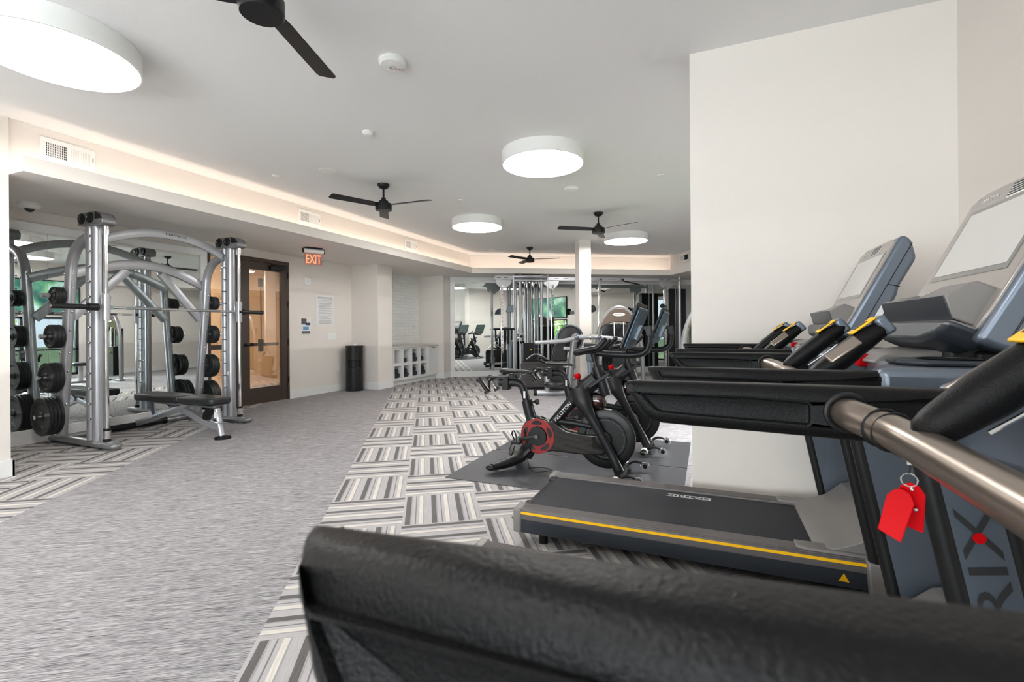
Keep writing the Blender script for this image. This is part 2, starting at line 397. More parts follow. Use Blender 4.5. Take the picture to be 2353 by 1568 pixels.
def st(o): o['kind'] = 'structure'; return o
def dup(root, loc, rz=None, label=None):
    r = root.copy(); COL.objects.link(r); r.location = loc
    if rz is not None: r.rotation_euler = (0, 0, rz)
    if label: r['label'] = label
    def rec(a, b):
        for ch in list(a.children):
            c = ch.copy(); COL.objects.link(c); c.parent = b; rec(ch, c)
    rec(root, r); return r
def text(name, s, m, parent, org, xd, yd, w, h, ext=0.0008):
    cu = bpy.data.curves.new(name, 'FONT'); cu.body = s; cu.size = 1; cu.extrude = 0.0; cu.resolution_u = 3
    to = bpy.data.objects.new(name + '_src', cu); COL.objects.link(to)
    dg = bpy.context.evaluated_depsgraph_get(); me = bpy.data.meshes.new_from_object(to.evaluated_get(dg))
    bpy.data.objects.remove(to); bpy.data.curves.remove(cu)
    xs = [v.co.x for v in me.vertices]; ys = [v.co.y for v in me.vertices]
    x0, x1, y0, y1 = min(xs), max(xs), min(ys), max(ys)
    xd, yd, org = V(xd).normalized(), V(yd).normalized(), V(org); nd = xd.cross(yd)
    for v in me.vertices:
        a = (v.co.x - (x0 + x1) / 2) / (x1 - x0) * w; b = (v.co.y - (y0 + y1) / 2) / (y1 - y0) * h
        v.co = org + xd * a + yd * b + nd * ext
    me.materials.clear(); me.materials.append(m)
    me.name = name; o = bpy.data.objects.new(name, me); COL.objects.link(o)
    if parent: o.parent = parent
    return o
def poly(bm, pts):
    bm.faces.new([bm.verts.new(p) for p in pts]); return bm
def SB(name, x0, y0, z0, x1, y1, z1, m, parent=None, bevel=0):
    o = O(name, box(BM(), x0, y0, z0, x1, y1, z1), m, parent, bevel)
    if not parent: st(o)
    return o

# ================================================================== THE SETTING
SZ = 2.52      # soffit underside
CZ = 3.0       # ceiling
st(O('floor', box(BM(), -9.6, -3.6, -0.1, 2.4, 16.2, 0), CARPET))
st(O('ceiling', box(BM(), -9.6, -3.6, CZ, 2.4, 16.2, CZ + 0.1), CEIL))
B0, B1, B2 = (-5.40, 2.03), (-5.32, 10.20), (-0.93, 12.74)
L0, L1, L2 = (-5.15, 2.03), (-5.10, 9.87), (-0.85, 12.42)
st(O('trim_1', prism(BM(), [(-6.9, 2.03), B0, B1, B2, (-0.86, 12.42), (2.2, 7.70), (2.4, 7.70), (2.4, 16), (-6.9, 16)], 'z', SZ, CZ - 0.001), WALL, sharp=20))
def inset(a, b, c, d):   # offset polyline a-b-c outward by d to the left
    A, Bq, Cc = V(a), V(b), V(c); n1 = V((-(Bq - A).y, (Bq - A).x)).normalized(); n2 = V((-(Cc - Bq).y, (Cc - Bq).x)).normalized(); m = (n1 + n2).normalized(); k = d / m.dot(n1)
    return [tuple(A + n1 * d), tuple(Bq + m * k), tuple(Cc + n2 * d)]
I = inset(L0, L1, L2, 0.03)
st(O('trim_2', prism(BM(), I + [B2, B1, B0], 'z', SZ, SZ + 0.035), WALL))
st(O('trim_3', prism(BM(), [L0, L1, L2] + I[::-1], 'z', SZ, SZ + 0.13), WALL))
# LED strips lying in the cove, behind its lip
J0, J1 = inset(L0, L1, L2, 0.05), inset(L0, L1, L2, 0.065)
led = T('led_strip', 'warm LED strip glowing inside the long left ceiling cove', 'light strip', (0, 0, 0), group=None)
O('led_tape', prism(BM(), [J0[0], J0[1], J1[1], J1[0]], 'z', SZ + 0.036, SZ + 0.046), COVEL, led)
led2 = T('led_strip', 'warm LED strip glowing inside the ceiling cove above the far mirrors', 'light strip')
O('led_tape', prism(BM(), [J0[1], J0[2], J1[2], J1[1]], 'z', SZ + 0.036, SZ + 0.046), COVEL, led2)

# left-hand side: alcove with mirror and door, pilaster, towel nook
LW = -6.77
bm = box(BM(), LW - 0.1, 2.03, 0, LW, 4.66, SZ); box(bm, LW - 0.1, 6.13, 0, LW, 7.70, SZ); box(bm, LW - 0.1, 4.66, 2.39, LW, 6.13, SZ)
st(O('wall_left', bm, WALL))
SB('wall_near_left', -6.87, -3.5, 0, -5.38, 2.03, CZ, WALL)
SB('wall_pilaster', -6.87, 7.70, 0, -6.10, 8.16, SZ, WALL)
SB('wall_nook', -6.80, 8.16, 0, -6.705, 10.04, SZ, TILE)
SB('wall_nook_end', -6.80, 10.04, 0, -5.98, 10.45, SZ, WALL)
FO = V((-5.99, 10.38, 0))
def F(t, d=0, z=0): q = FO + NV * t + DV * d; return (q.x, q.y, z)
MF = Matrix.Translation(FO) @ Matrix.Rotation(TH, 4, 'Z')      # local x along the far wall, y into it
st(O('wall_far', box(BM(), -0.3, 0.0, 0, 10.0, 0.12, CZ, MF), WALL))
# right-hand side
bm = BM()
for a, b, z0, z1 in ((3.6, 5.0, 0, CZ), (5.0, 7.3, 1.60, CZ), (7.3, 11.35, 0, CZ), (11.35, 12.25, 2.42, CZ), (12.25, 16.2, 0, CZ), (5.0, 7.3, 0, 0.06), (11.35, 12.25, 0, 0.06)):
    box(bm, 2.2, a, z0, 2.32, b, z1)
st(O('wall_right', bm, WALL))
SB('wall_stub', -0.10, 3.32, 0, 2.32, 3.60, CZ, WALL)
bm = BM()
for a, b, z0, z1 in ((-3.6, -2.8, 0, CZ), (-2.8, -0.7, 0, 0.35), (-2.8, -0.7, 2.55, CZ), (-0.7, 3.32, 0, CZ)): box(bm, 1.27, a, z0, 1.39, b, z1)
st(O('wall_near_right', bm, WALL))
bm = BM()
for a, b, z0, z1 in ((-5.38, -5.1, 0, CZ), (-5.1, 0.9, 0, 0.35), (-5.1, 0.9, 2.55, CZ), (0.9, 1.27, 0, CZ)): box(bm, a, -3.6, z0, b, -3.5, z1)
st(O('wall_back', bm, WALL))
# windows
WF = mat('window_frame_dark', srgb(40, 44, 48), 0.4, 0.3)
def window(n, axis, c, a, b, z0, z1, divs, rails):
    w = st(bpy.data.objects.new('window_%d' % n, None)); COL.objects.link(w)
    t = 0.03; bm = BM()
    def bx(s0, s1, q0, q1, d0=-0.04, d1=0.04):
        if axis == 'x': box(bm, s0, c + d0, q0, s1, c + d1, q1)
        else: box(bm, c + d0, s0, q0, c + d1, s1, q1)
    bx(a, b, z0, z0 + 2 * t); bx(a, b, z1 - 2 * t, z1); bx(a, a + 2 * t, z0, z1); bx(b - 2 * t, b, z0, z1)
    for i in range(1, divs): s = a + (b - a) * i / divs; bx(s - t, s + t, z0, z1)
    for rz in rails: bx(a, b, rz - t * .7, rz + t * .7)
    O('window_frame', bm, WF, w)
    bm = BM(); bx(a + .02, b - .02, z0 + .02, z1 - .02, -0.004, 0.004); O('window_pane', bm, GLASS, w)
    return w
window(1, 'x', -3.55, -5.1, 0.9, 0.35, 2.55, 4, [1.0])
window(2, 'y', 1.33, -2.8, -0.7, 0.35, 2.55, 2, [1.0])
window(3, 'y', 2.26, 5.0, 7.3, 0.06, 1.60, 2, [0.75])
window(4, 'y', 2.26, 11.35, 12.25, 0.06, 2.42, 1, [0.9])
sh = T('roller_shade', 'white roller shade with a dark headrail over the window right of the column', 'blind', (2.14, 11.8, 2.3))
O('headrail', box(BM(), -0.04, -0.52, 0.0, 0.05, 0.52, 0.11), WF, sh)
O('shade_fabric', box(BM(), 0.0, -0.46, -0.12, 0.004, 0.46, 0.0), WHITE, sh)
# baseboards
BH = 0.14
def base(n, pts):
    bm = BM()
    for (x0, y0, x1, y1) in pts: box(bm, x0, y0, 0, x1, y1, BH)
    st(O('baseboard_' + n, bm, TRIM, None, 0.003))
base('left', [(LW, 6.13, LW + .015, 7.70), (LW, 2.03, LW + .012, 4.56)])
base('near_left', [(-5.38, -3.5, -5.36, 2.05), (-6.77, 2.03, -5.36, 2.05)])
base('pilaster', [(-6.77, 7.685, -6.10, 7.70), (-6.10, 7.685, -6.085, 8.17)])
base('nook_end', [(-6.2, 10.025, -5.98, 10.04), (-5.98, 10.025, -5.965, 10.37)])
base('stub', [(-0.10, 3.305, 1.27, 3.32), (-0.115, 3.305, -0.10, 3.615), (-0.10, 3.60, 2.2, 3.615)])
base('right', [(2.185, 3.6, 2.2, 5.0), (2.185, 7.3, 2.2, 11.35), (2.185, 12.25, 2.2, 15.0)])
base('back', [(-5.36, -3.5, 1.27, -3.485)])
# square column turned with the carpet
cx, cy = -2.36, 9.52
MC = Matrix.Translation((cx, cy, 0)) @ Matrix.Rotation(TH, 4, 'Z')
st(O('wall_column', box(BM(), -0.125, -0.125, 0, 0.125, 0.125, CZ, MC), WALL))
st(O('baseboard_column', box(BM(), -0.14, -0.14, 0, 0.14, 0.14, BH, MC), TRIM, None, 0.003))

# ------------------------------------------------------------------ mirrors
def mirror_left():
    t = T('wall_mirror', 'wide white-framed mirror in panels behind the smith machine', 'mirror', (LW, 3.3, 0))
    y0, y1 = 2.06 - 3.3, 4.56 - 3.3; seams = [y0, 2.86 - 3.3, 3.71 - 3.3, y1]
    for i in range(3): O('mirror_panel', box(BM(), 0.006, seams[i] + .0015, 0.15, 0.014, seams[i + 1] - .0015, 2.29), MIRROR, t)
    O('backing', box(BM(), 0.0, y0, 0.15, 0.006, y1, 2.29), WHITE, t)
    O('mirror_frame', box(box(BM(), 0, y0, 2.29, 0.03, y1 + .1, 2.39), 0, y1, 0, 0.03, y1 + .1, 2.29), TRIM, t, 0.004)
    O('frame_sill', box(BM(), 0, y0, 0, 0.035, y1, 0.15), TRIM, t, 0.004)
mirror_left()
def mirror_far():
    t = T('wall_mirror', 'very wide white-framed mirror in panels behind the cable machines', 'mirror', FO, TH)
    x = 0.11
    while x < 9.2:
        O('mirror_panel', box(BM(), x + .0015, -0.016, 0.14, min(x + 1.22, 9.6) - .0015, -0.008, 2.39), MIRROR, t); x += 1.22
    O('backing', box(BM(), 0.1, -0.008, 0.13, 9.6, -0.001, 2.40), WHITE, t)
    O('mirror_frame', box(box(BM(), 0.0, -0.035, 2.39, 9.7, -0.001, SZ - .002), 0, -0.035, 0.14, 0.11, -0.001, 2.39), TRIM, t, 0.004)
    O('frame_sill', box(BM(), 0, -0.04, 0, 9.7, -0.001, 0.14), TRIM, t, 0.004)
mirror_far()

# ------------------------------------------------------------------ door_1 with sidelight, hall behind
d1 = st(bpy.data.objects.new('door_1', None)); COL.objects.link(d1); d1.location = (LW, 5.4, 0)
def db(n, bm, m, p=d1, **k): return O(n, bm, m, p, **k)
Y = lambda v: v - 5.4
bm = BM()
for a, b, z0, z1 in ((4.66, 4.72, 0, 2.33), (5.10, 5.19, 0, 2.33), (6.09, 6.13, 0, 2.33), (4.66, 6.13, 2.33, 2.39), (4.72, 5.10, 0, 0.08), (4.72, 5.10, 0.92, 0.99)):
    box(bm, -0.07, Y(a), z0, 0.012, Y(b), z1)
db('door_frame', bm, BROWN, bevel=0.004)
db('sidelight_glass', box(BM(), -0.03, Y(4.72), 0.08, -0.022, Y(5.10), 2.33), DGLASS)
leaf = None
bm = BM()
for a, b, z0, z1 in ((5.195, 5.36, 0.01, 2.325), (5.97, 6.085, 0.01, 2.325), (5.36, 5.97, 0.01, 0.27), (5.36, 5.97, 2.20, 2.325)):
    box(bm, -0.04, Y(a), z0, 0.006, Y(b), z1)
leaf = db('door_leaf', bm, BROWN, bevel=0.003)
O('door_glass', box(BM(), -0.022, Y(5.36), 0.27, -0.014, Y(5.97), 2.20), DGLASS, leaf)
bm = cyl(BM(), (0.006, Y(5.28), 0.975), (0.02, Y(5.28), 0.975), 0.03); cyl(bm, (0.02, Y(5.28), 0.975), (0.055, Y(5.28), 0.975), 0.012)
capsule(bm, [(0.055, Y(5.28), 0.975), (0.057, Y(5.40), 0.972)], 0.01); O('door_handle', bm, BLACK, leaf)
bm = box(BM(), 0.006, Y(5.72), 2.22, 0.06, Y(6.0), 2.29); box(bm, 0.03, Y(5.74), 2.30, 0.05, Y(6.10), 2.312)
O('door_closer', bm, BLACK, leaf, 0.006)
for z in (0.35, 1.0, 1.66, 2.15): db('hinge', cyl(BM(), (0.016, Y(6.10), z - .055), (0.016, Y(6.10), z + .055), 0.011), BLACK)
bm = box(BM(), -0.10, Y(5.36), 0.95, -0.06, Y(5.97), 1.0); box(bm, -0.11, Y(5.60), 0.86, -0.05, Y(5.66), 1.06); cyl(bm, (-0.07, Y(5.63), 1.06), (-0.07, Y(5.63), 1.95), 0.008); box(bm, -0.10, Y(5.60), 1.93, -0.05, Y(5.66), 2.07)
O('panic_bar', bm, BLACK, leaf, 0.004)
hm = BM(); box(hm, -9.3, 3.7, 0, -9.2, 8.1, 2.7); box(hm, -9.2, 3.7, 0, -6.87, 3.8, 2.7); box(hm, -9.2, 8.0, 0, -6.87, 8.1, 2.7)
st(O('wall_hall', hm, HALL)); SB('ceiling', -9.3, 3.7, 2.7, -6.87, 8.1, 2.75, CEIL)
hl = T('hall_glow_light', 'added square light giving the hall behind the glass door its glow', 'ceiling light', (-8.0, 5.6, 2.66))
O('light_panel', box(BM(), -0.3, -0.3, 0.0, 0.3, 0.3, 0.02), mat('hall_glow', (1, .8, .6), .5, emit=(1, .82, .62), es=26), hl)  # lamp added for the warm glow behind the door glass
O('light_frame', box(BM(), -0.33, -0.33, 0.015, 0.33, 0.33, 0.04), WHITE, hl)

# ------------------------------------------------------------------ wall fittings, left wall
def wallbox(name, label, cat, y0, y1, z0, z1, d, m, bev=0.004):
    t = T(name, label, cat, (LW, (y0 + y1) / 2, (z0 + z1) / 2)); h = (y1 - y0) / 2; v = (z1 - z0) / 2
    O('plate' if cat != 'sign' else 'sheet', box(BM(), 0, -h, -v, d, h, v), m, t, bev); return t, h, v
t, h, v = wallbox('thermostat', 'white square thermostat high on the wall right of the door', 'thermostat', 6.46, 6.62, 2.03, 2.17, 0.03, WHITE, 0.014)
O('face', box(BM(), 0.03, -0.045, -0.04, 0.034, 0.045, 0.04), PAPER, t, 0.003); O('indicator', box(BM(), 0.034, -0.008, 0.0, 0.0355, 0.008, 0.006), INK, t)
t, h, v = wallbox('rules_sign', 'tall clear sign headed FITNESS CENTER RULES on the wall', 'sign', 6.74, 7.21, 1.29, 1.88, 0.006, PAPER, 0)
text('heading', 'FITNESS CENTER RULES', INKD, t, (0.007, 0.0, v - 0.06), (0, 1, 0), (0, 0, 1), 0.37, 0.026)
bm = BM(); zz = v - 0.11; random.seed(3)
while zz > -v + 0.04:
    for k in range(random.choice((1, 2, 2))):
        w = random.uniform(.09, .175) if k else random.uniform(.15, .185)
        box(bm, 0.006, -w, zz, 0.0068, w, zz + .006); zz -= 0.014
    zz -= 0.016
O('fine_print', bm, INK, t)
t, h, v = wallbox('poster_frame', 'small framed leaflet with photos and a blue block beside the door', 'poster', 6.37, 6.61, 1.13, 1.43, 0.012, WHITE, 0.002)
O('photo', box(BM(), 0.012, -0.10, 0.03, 0.013, 0.02, 0.135), mat('photo_dark', srgb(96, 84, 84), .5), t)
O('photo', box(BM(), 0.012, -0.09, -0.14, 0.013, 0.10, -0.09), mat('photo_grey', srgb(100, 106, 116), .5), t)
O('title_block', box(BM(), 0.0125, -0.005, 0.015, 0.0138, 0.105, 0.06), NAVY, t); O('blue_block', box(BM(), 0.012, -0.06, -0.075, 0.013, 0.07, -0.01), SKYB, t)
O('page', box(BM(), 0.0112, -0.105, -0.14, 0.0122, 0.105, 0.14), PAPER, t)
t, h, v = wallbox('light_switch', 'white three-gang switch plate on the wall under the rules sign', 'switch', 7.03, 7.24, 1.02, 1.15, 0.007, WHITE, 0.002)
for k in (-1, 0, 1): O('rocker', box(BM(), 0.006, k * 0.052 - .017, -0.034, 0.012, k * 0.052 + .017, 0.034), TRIM, t, 0.002)
t, h, v = wallbox('wall_outlet', 'white electrical outlet low on the wall left of the black wipe dispenser', 'outlet', 7.26, 7.34, 0.39, 0.51, 0.007, WHITE, 0.002)
O('socket', box(BM(), 0.007, -0.018, -0.034, 0.010, 0.018, 0.034), TRIM, t, 0.002)
# card reader by the door and tile notice
t = T('nook_notice', 'small round-topped white notice on the tiled nook wall', 'sign', (-6.70, 9.86, 1.25))
O('sheet', box(BM(), 0, -0.06, -0.11, 0.004, 0.06, 0.11), PAPER, t, 0.0)
O('fine_print', box(box(box(BM(), 0.004, -0.035, 0.02, 0.005, 0.035, 0.03), 0.004, -0.03, -0.02, 0.005, 0.03, -0.014), 0.004, -0.008, 0.05, 0.005, 0.008, 0.07), INK, t)

# wipe dispenser
t = T('wipe_dispenser', 'tall black cylindrical wipe dispenser bin standing in the wall corner', 'bin', (-6.50, 7.47, 0))
R = 0.165
bm = BM(); segs = 64; zs = [0.012, 0.465, 0.61, 0.86]
def colmod(bm, z0, z1, a0, a1, r, n=64):
    for k in range(n):
        A0 = 2 * PI * k / n; A1 = 2 * PI * (k + 1) / n; mid = (A0 + A1) / 2
        if a0 is not None and a0 < mid < a1: continue
        _addv(bm, [(r * math.cos(A0), r * math.sin(A0), z0), (r * math.cos(A1), r * math.sin(A1), z0), (r * math.cos(A1), r * math.sin(A1), z1), (r * math.cos(A0), r * math.sin(A0), z1)], [(0, 1, 2, 3)])
ca = math.atan2(0 - 7.47, 0 + 6.50) % (2 * PI)
colmod(bm, zs[0], zs[1], None, None, R); colmod(bm, zs[1], zs[2], ca - 0.78, ca + 0.78, R); colmod(bm, zs[2], zs[3], None, None, R)
bmesh.ops.remove_doubles(bm, verts=bm.verts, dist=1e-5)
O('bin_body', bm, BLACKM, t, fix=False)
O('inner_bin', lathe(BM(), [(0.001, 0.42), (0.12, 0.42), (0.15, 0.46), (0.15, 0.64), (0.001, 0.64)], seg=48), BLACK, t)
O('opening_rim', tube(BM(), [(R * 1.01 * math.cos(ca + s * .78), R * 1.01 * math.sin(ca + s * .78), z) for s, z in ((-1, .465), (-.5, .465), (0, .465), (.5, .465), (1, .465), (1, .54), (1, .61), (.5, .61), (0, .61), (-.5, .61), (-1, .61), (-1, .54), (-1, .47))], 0.005, 8, 3), BLACK, t)
O('lid', lathe(BM(), [(0.172, 0.86), (0.172, 0.885), (0.165, 0.892), (0.05, 0.895), (0.045, 0.885), (0.001, 0.885)], seg=64), BLACKM, t)
O('base_ring', lathe(BM(), [(0.172, 0.0), (0.172, 0.014), (0.12, 0.016)], seg=64), BLACK, t)
bm = ball(BM(), (0.01, 0.0, 0.905), 0.035, 1.2, 1, 0.7)
for v_ in bm.verts: v_.co += V((random.uniform(-.006, .006), random.uniform(-.006, .006), random.uniform(-.005, .008)))
w = tag(O('wipe', bm, PAPER, None, loc=(-6.50, 7.47, 0.0)), 'white wipe tuft sticking out of the black dispenser lid', 'wipe')

# towel cabinet
CP = -6.16
t = T('towel_cabinet', 'low white cabinet with open towel cubbies built into the tiled nook', 'cabinet', (-6.43, 9.10, 0))
ox, oy = -6.43, 9.10
def cb(bm, x0, y0, z0, x1, y1, z1): return box(bm, x0 - ox, y0 - oy, z0, x1 - ox, y1 - oy, z1)
ys = [8.165, 8.315, 8.555, 8.64, 8.885, 8.97, 9.225, 9.31, 9.565, 9.62]
bm = BM()
cb(bm, -6.69, 8.165, 0.10, -6.66, 10.035, 0.80)                                # back
cb(bm, -6.66, 8.165, 0.10, CP, 10.035, 0.155); cb(bm, -6.66, 8.165, 0.765, CP, 10.035, 0.80); cb(bm, -6.66, 8.17, 0.42, CP, 9.62, 0.475)
for a, b in ((8.165, 8.315), (8.555, 8.64), (8.885, 8.97), (9.225, 9.31), (9.565, 9.62)): cb(bm, -6.655, a, 0.15, CP - .002, b, 0.77)
cb(bm, -6.655, 10.0, 0.15, CP - .002, 10.035, 0.77); cb(bm, -6.24, 8.165, 0.0, -6.22, 10.035, 0.10)
O('carcass', bm, TRIM, t)
dr = O('cabinet_door', cb(BM(), CP, 9.60, 0.13, CP + .02, 10.02, 0.785), TRIM, t, 0.003)
O('door_panel', cb(cb(cb(cb(BM(), CP + .02, 9.60, 0.13, CP + .026, 9.665, 0.785), CP + .02, 9.955, 0.13, CP + .026, 10.02, 0.785), CP + .02, 9.665, 0.13, CP + .026, 9.955, 0.19), CP + .02, 9.665, 0.72, CP + .026, 9.955, 0.785), TRIM, dr)
bm = BM(); tube(bm, [(CP + .026 - ox, 9.74 - oy, .765), (CP + .045 - ox, 9.745 - oy, .765), (CP + .045 - ox, 9.88 - oy, .765), (CP + .026 - ox, 9.885 - oy, .765)], 0.005, 8, 1)
O('door_pull', bm, BLACK, dr)
O('countertop', cb(BM(), -6.70, 8.162, 0.80, CP + 0.03, 10.038, 0.832), mat('pale_stone', srgb(214, 210, 204), .25), t, 0.003)
# rolled towels, each one its own
def rolled(name='rolled_towel'):
    bm = BM(); R0 = 0.052; L = 0.16
    lathe(bm, [(0.001, -L + .006), (0.03, -L + .004), (0.046, -L), (R0, -L + .012), (R0 + .001, 0), (R0, L - .012), (0.046, L), (0.03, L - .006), (0.001, L - .004)], axis=(1, 0, 0), seg=20)
    return bm
cols = [(8.435, 'first'), (8.762, 'second'), (9.097, 'third'), (9.437, 'fourth')]
tw0 = None
def put_towel(y, z, lab):
    global tw0
    if tw0 is None:
        tw0 = O('rolled_towel', rolled(), TOWEL); o = tw0; o['category'] = 'towel'; o['group'] = 'rolled towels in the cabinet cubbies'
    else: o = tw0.copy(); COL.objects.link(o)
    o.location = (CP - 0.19, y, z); o['label'] = lab
rz0, rz1 = 0.155, 0.475; r_ = 0.0535
for ci, nm, row, n in ((1, 'second', 'upper', 1), (2, 'third', 'upper', 3), (3, 'fourth', 'upper', 1), (0, 'first', 'lower', 3), (1, 'second', 'lower', 3), (2, 'third', 'lower', 3), (3, 'fourth', 'lower', 3)):
    y0 = cols[ci][0] - 0.05; z0 = rz1 if row == 'upper' else rz0
    spots = [(0.0, r_, 'bottom left'), (0.107, r_, 'bottom right'), (0.053, r_ + 0.093, 'top')][:n]
    if n == 1: spots = [(0.03, r_, 'only')]
    for dy, dz, w_ in spots:
        put_towel(y0 + dy, z0 + dz, 'rolled charcoal towel, %s one in the %s cubby from left of the %s row' % (w_, nm, row))

# exit sign
t = T('exit_sign', 'red edge-lit EXIT sign hanging from the soffit', 'exit sign', (-5.80, 5.74, SZ))
MX = math.radians(72)
t.rotation_euler = (0, 0, math.radians(66))
O('mount', box(BM(), -0.13, -0.05, -0.02, 0.13, 0.05, -0.001), BLACK, t, 0.004)
bm = cyl(BM(), (-0.155, 0, -0.055), (0.155, 0, -0.055), 0.034); O('housing', bm, WHITE, t)
O('end_cap', cyl(BM(), (-0.17, 0, -0.055), (-0.155, 0, -0.055), 0.036), BLACK, t); O('end_cap', cyl(BM(), (0.155, 0, -0.055), (0.17, 0, -0.055), 0.036), BLACK, t)
O('sign_panel', box(BM(), -0.15, -0.004, -0.285, 0.15, 0.004, -0.085), REDGLASS, t)
text('letters', 'EXIT', EXITR, t, (0, -0.007, -0.185), (1, 0, 0), (0, 0, 1), 0.235, 0.135)
# dome camera
t = T('dome_camera', 'white dome security camera under the soffit above the smith machine', 'camera', (-6.38, 2.56, SZ))
O('housing', lathe(BM(), [(0.001, 0), (0.085, 0), (0.088, -0.03), (0.07, -0.055), (0.045, -0.062), (0.001, -0.062)], seg=40), WHITE, t)
O('dome', ball(BM(), (0, 0, -0.06), 0.04, 1, 1, 0.85), SMOKE, t)

# vents on the cove wall
def vent():
    t = T('air_vent', '', 'vent', (0, 0, 0), group='white air registers on the cove wall')
    O('vent_backing', box(BM(), 0.001, -0.16, -0.07, 0.004, 0.16, 0.07), BLACK, t)
    bm = BM()
    box(bm, 0, -0.20, 0.06, 0.012, 0.20, 0.1); box(bm, 0, -0.20, -0.1, 0.012, 0.20, -0.06); box(bm, 0, -0.20, -0.06, 0.012, -0.165, 0.06); box(bm, 0, 0.165, -0.06, 0.012, 0.20, 0.06); box(bm, 0, -0.012, -0.06, 0.012, 0.012, 0.06)
    O('vent_frame', bm, WHITE, t, 0.002)
    bm = BM()
    for k in range(12): y = -0.155 + k * 0.0125; box(bm, 0.003, y, -0.06, 0.009, y + .0035, 0.06)
    for k in range(5): z = -0.042 + k * 0.021; box(bm, 0.002, -0.165, z - .002, 0.006, -0.012, z + .002)
    for k in range(12): y = 0.018 + k * 0.0125; _addv(bm, [(0.003, y, -.06), (0.010, y + .0105, -.06), (0.010, y + .0105, .06), (0.003, y, .06)], [(0, 1, 2, 3)])
    O('louvres', bm, WHITE, t); O('damper_lever', box(BM(), 0.012, 0.176, -0.02, 0.016, 0.182, 0.02), SILVERD, t)
    return t
v0 = vent(); v0.location = (-5.40, 2.44, 2.825); v0['label'] = 'white air register on the cove wall, nearest the camera'
dup(v0, (-5.37, 5.24, 2.84), None, 'white air register on the cove wall above the exit sign')
dup(v0, (-5.345, 7.75, 2.85), None, 'white air register on the cove wall, farthest down the left side')
dup(v0, (-0.50, 11.86, 2.86), math.radians(32.9 + 180), 'white air register on the right soffit face beside the stub wall')

# drum lamps
def drum():
    t = T('drum_light', '', 'ceiling light', group='round flush drum lights')
    O('shade', lathe(BM(), [(0.40, -0.001), (0.415, -0.001), (0.415, -0.13), (0.405, -0.132), (0.40, -0.125), (0.40, -0.001)], seg=96), WHITE, t)
    O('diffuser', lathe(BM(), [(0.001, -0.124), (0.40, -0.124)], seg=96), LAMPG, t, fix=False)
    return t
l0 = drum(); l0.location = (-3.66, 1.60, CZ); l0['label'] = 'large white drum light at the top left, cut by the frame'
for (x, y, lb) in ((-1.54, 4.56, 'white drum light right of the middle ceiling fan, above the bikes'), (-3.49, 6.95, 'white drum light above the striped walkway, left of the column'), (-1.45, 9.25, 'farthest right white drum light, just right of the column'),
    (0.50, 5.60, 'added white drum light, out of view behind the stub wall'), (-3.60, -1.30, 'added white drum light behind the camera, on the left'), (-1.50, -1.50, 'added white drum light behind the camera, on the right')):  # these three are added out of view to spread the light
    dup(l0, (x, y, CZ), None, lb)

# ceiling fans
def fan(ang):
    t = T('ceiling_fan', '', 'ceiling fan', group='black three-blade ceiling fans')
    O('canopy', lathe(BM(), [(0.001, -0.001), (0.075, -0.001), (0.072, -0.02), (0.05, -0.05), (0.02, -0.062), (0.001, -0.062)], seg=32), BLACKM, t)
    O('downrod', cyl(BM(), (0, 0, -0.05), (0, 0, -0.22), 0.012), BLACKM, t)
    O('motor_housing', lathe(BM(), [(0.001, -0.17), (0.028, -0.17), (0.03, -0.20), (0.055, -0.205), (0.06, -0.235), (0.095, -0.24), (0.10, -0.25), (0.10, -0.315), (0.092, -0.325), (0.001, -0.325)], seg=48), BLACKM, t)
    for a in ang:
        M = Matrix.Rotation(math.radians(a), 4, 'Z') @ Matrix.Rotation(math.radians(12), 4, 'X')
        M = Matrix.Translation((0, 0, -0.262)) @ M
        bm = prism(BM(), [(0.09, -0.045), (0.16, -0.055), (0.64, -0.062), (0.665, -0.04), (0.66, 0.05), (0.64, 0.06), (0.16, 0.055), (0.09, 0.045)], 'z', -0.004, 0.004, M)
        O('blade', bm, BLACKM, t, 0.002)
    return t
def fan_at(loc, ang, lb): f = fan(ang); f.location = loc; f['label'] = lb
fan_at((-3.69, 4.78, CZ), (2, -115, 127), 'black three-blade fan above the exit door, nearest of the whole fans')
fan_at((-1.56, 7.29, CZ), (-23, 97, -143), 'black three-blade fan right of the column, near the stub wall')
fan_at((-3.62, 9.78, CZ), (10, 130, -110), 'farthest black ceiling fan, in front of the far cove')
fan_at((-1.915, 1.59, CZ), (108, -12, -132), 'large black ceiling fan at the top edge, only its hub and one blade whole')

# detectors and caps
t = T('smoke_detector', 'white FIRE strobe detector on the ceiling near the large fan', 'smoke detector', (-1.935, 2.61, CZ))
O('housing', lathe(BM(), [(0.001, 0), (0.088, 0), (0.09, -0.018), (0.075, -0.035), (0.05, -0.04), (0.001, -0.042)], seg=40), WHITE, t)
O('strobe_lens', lathe(BM(), [(0.02, -0.042), (0.02, -0.05), (0.001, -0.055)], seg=16), CHROME, t)
text('letters', 'FIRE', mat('red_ink', srgb(190, 40, 40), .6), t, (0.022, 0.05, -0.0425), (0.92, 0.38, 0), (0.38, -0.92, 0), 0.055, 0.016, 0.0)
t = T('smoke_detector', 'small round white sensor on the ceiling between the fire strobe and the middle fan', 'smoke detector', (-2.84, 3.46, CZ))
O('housing', lathe(BM(), [(0.001, 0), (0.05, 0), (0.05, -0.015), (0.04, -0.02), (0.03, -0.032), (0.001, -0.034)], seg=32), WHITE, t)
t = T('smoke_detector', 'white fire strobe detector just below the drum light over the bikes', 'smoke detector', (-1.60, 5.86, CZ))
O('housing', lathe(BM(), [(0.001, 0), (0.088, 0), (0.09, -0.018), (0.075, -0.035), (0.05, -0.04), (0.001, -0.042)], seg=40), WHITE, t)
t = T('smoke_detector', 'flat white detector on the ceiling by the far left cove corner', 'smoke detector', (-4.50, 9.70, CZ))
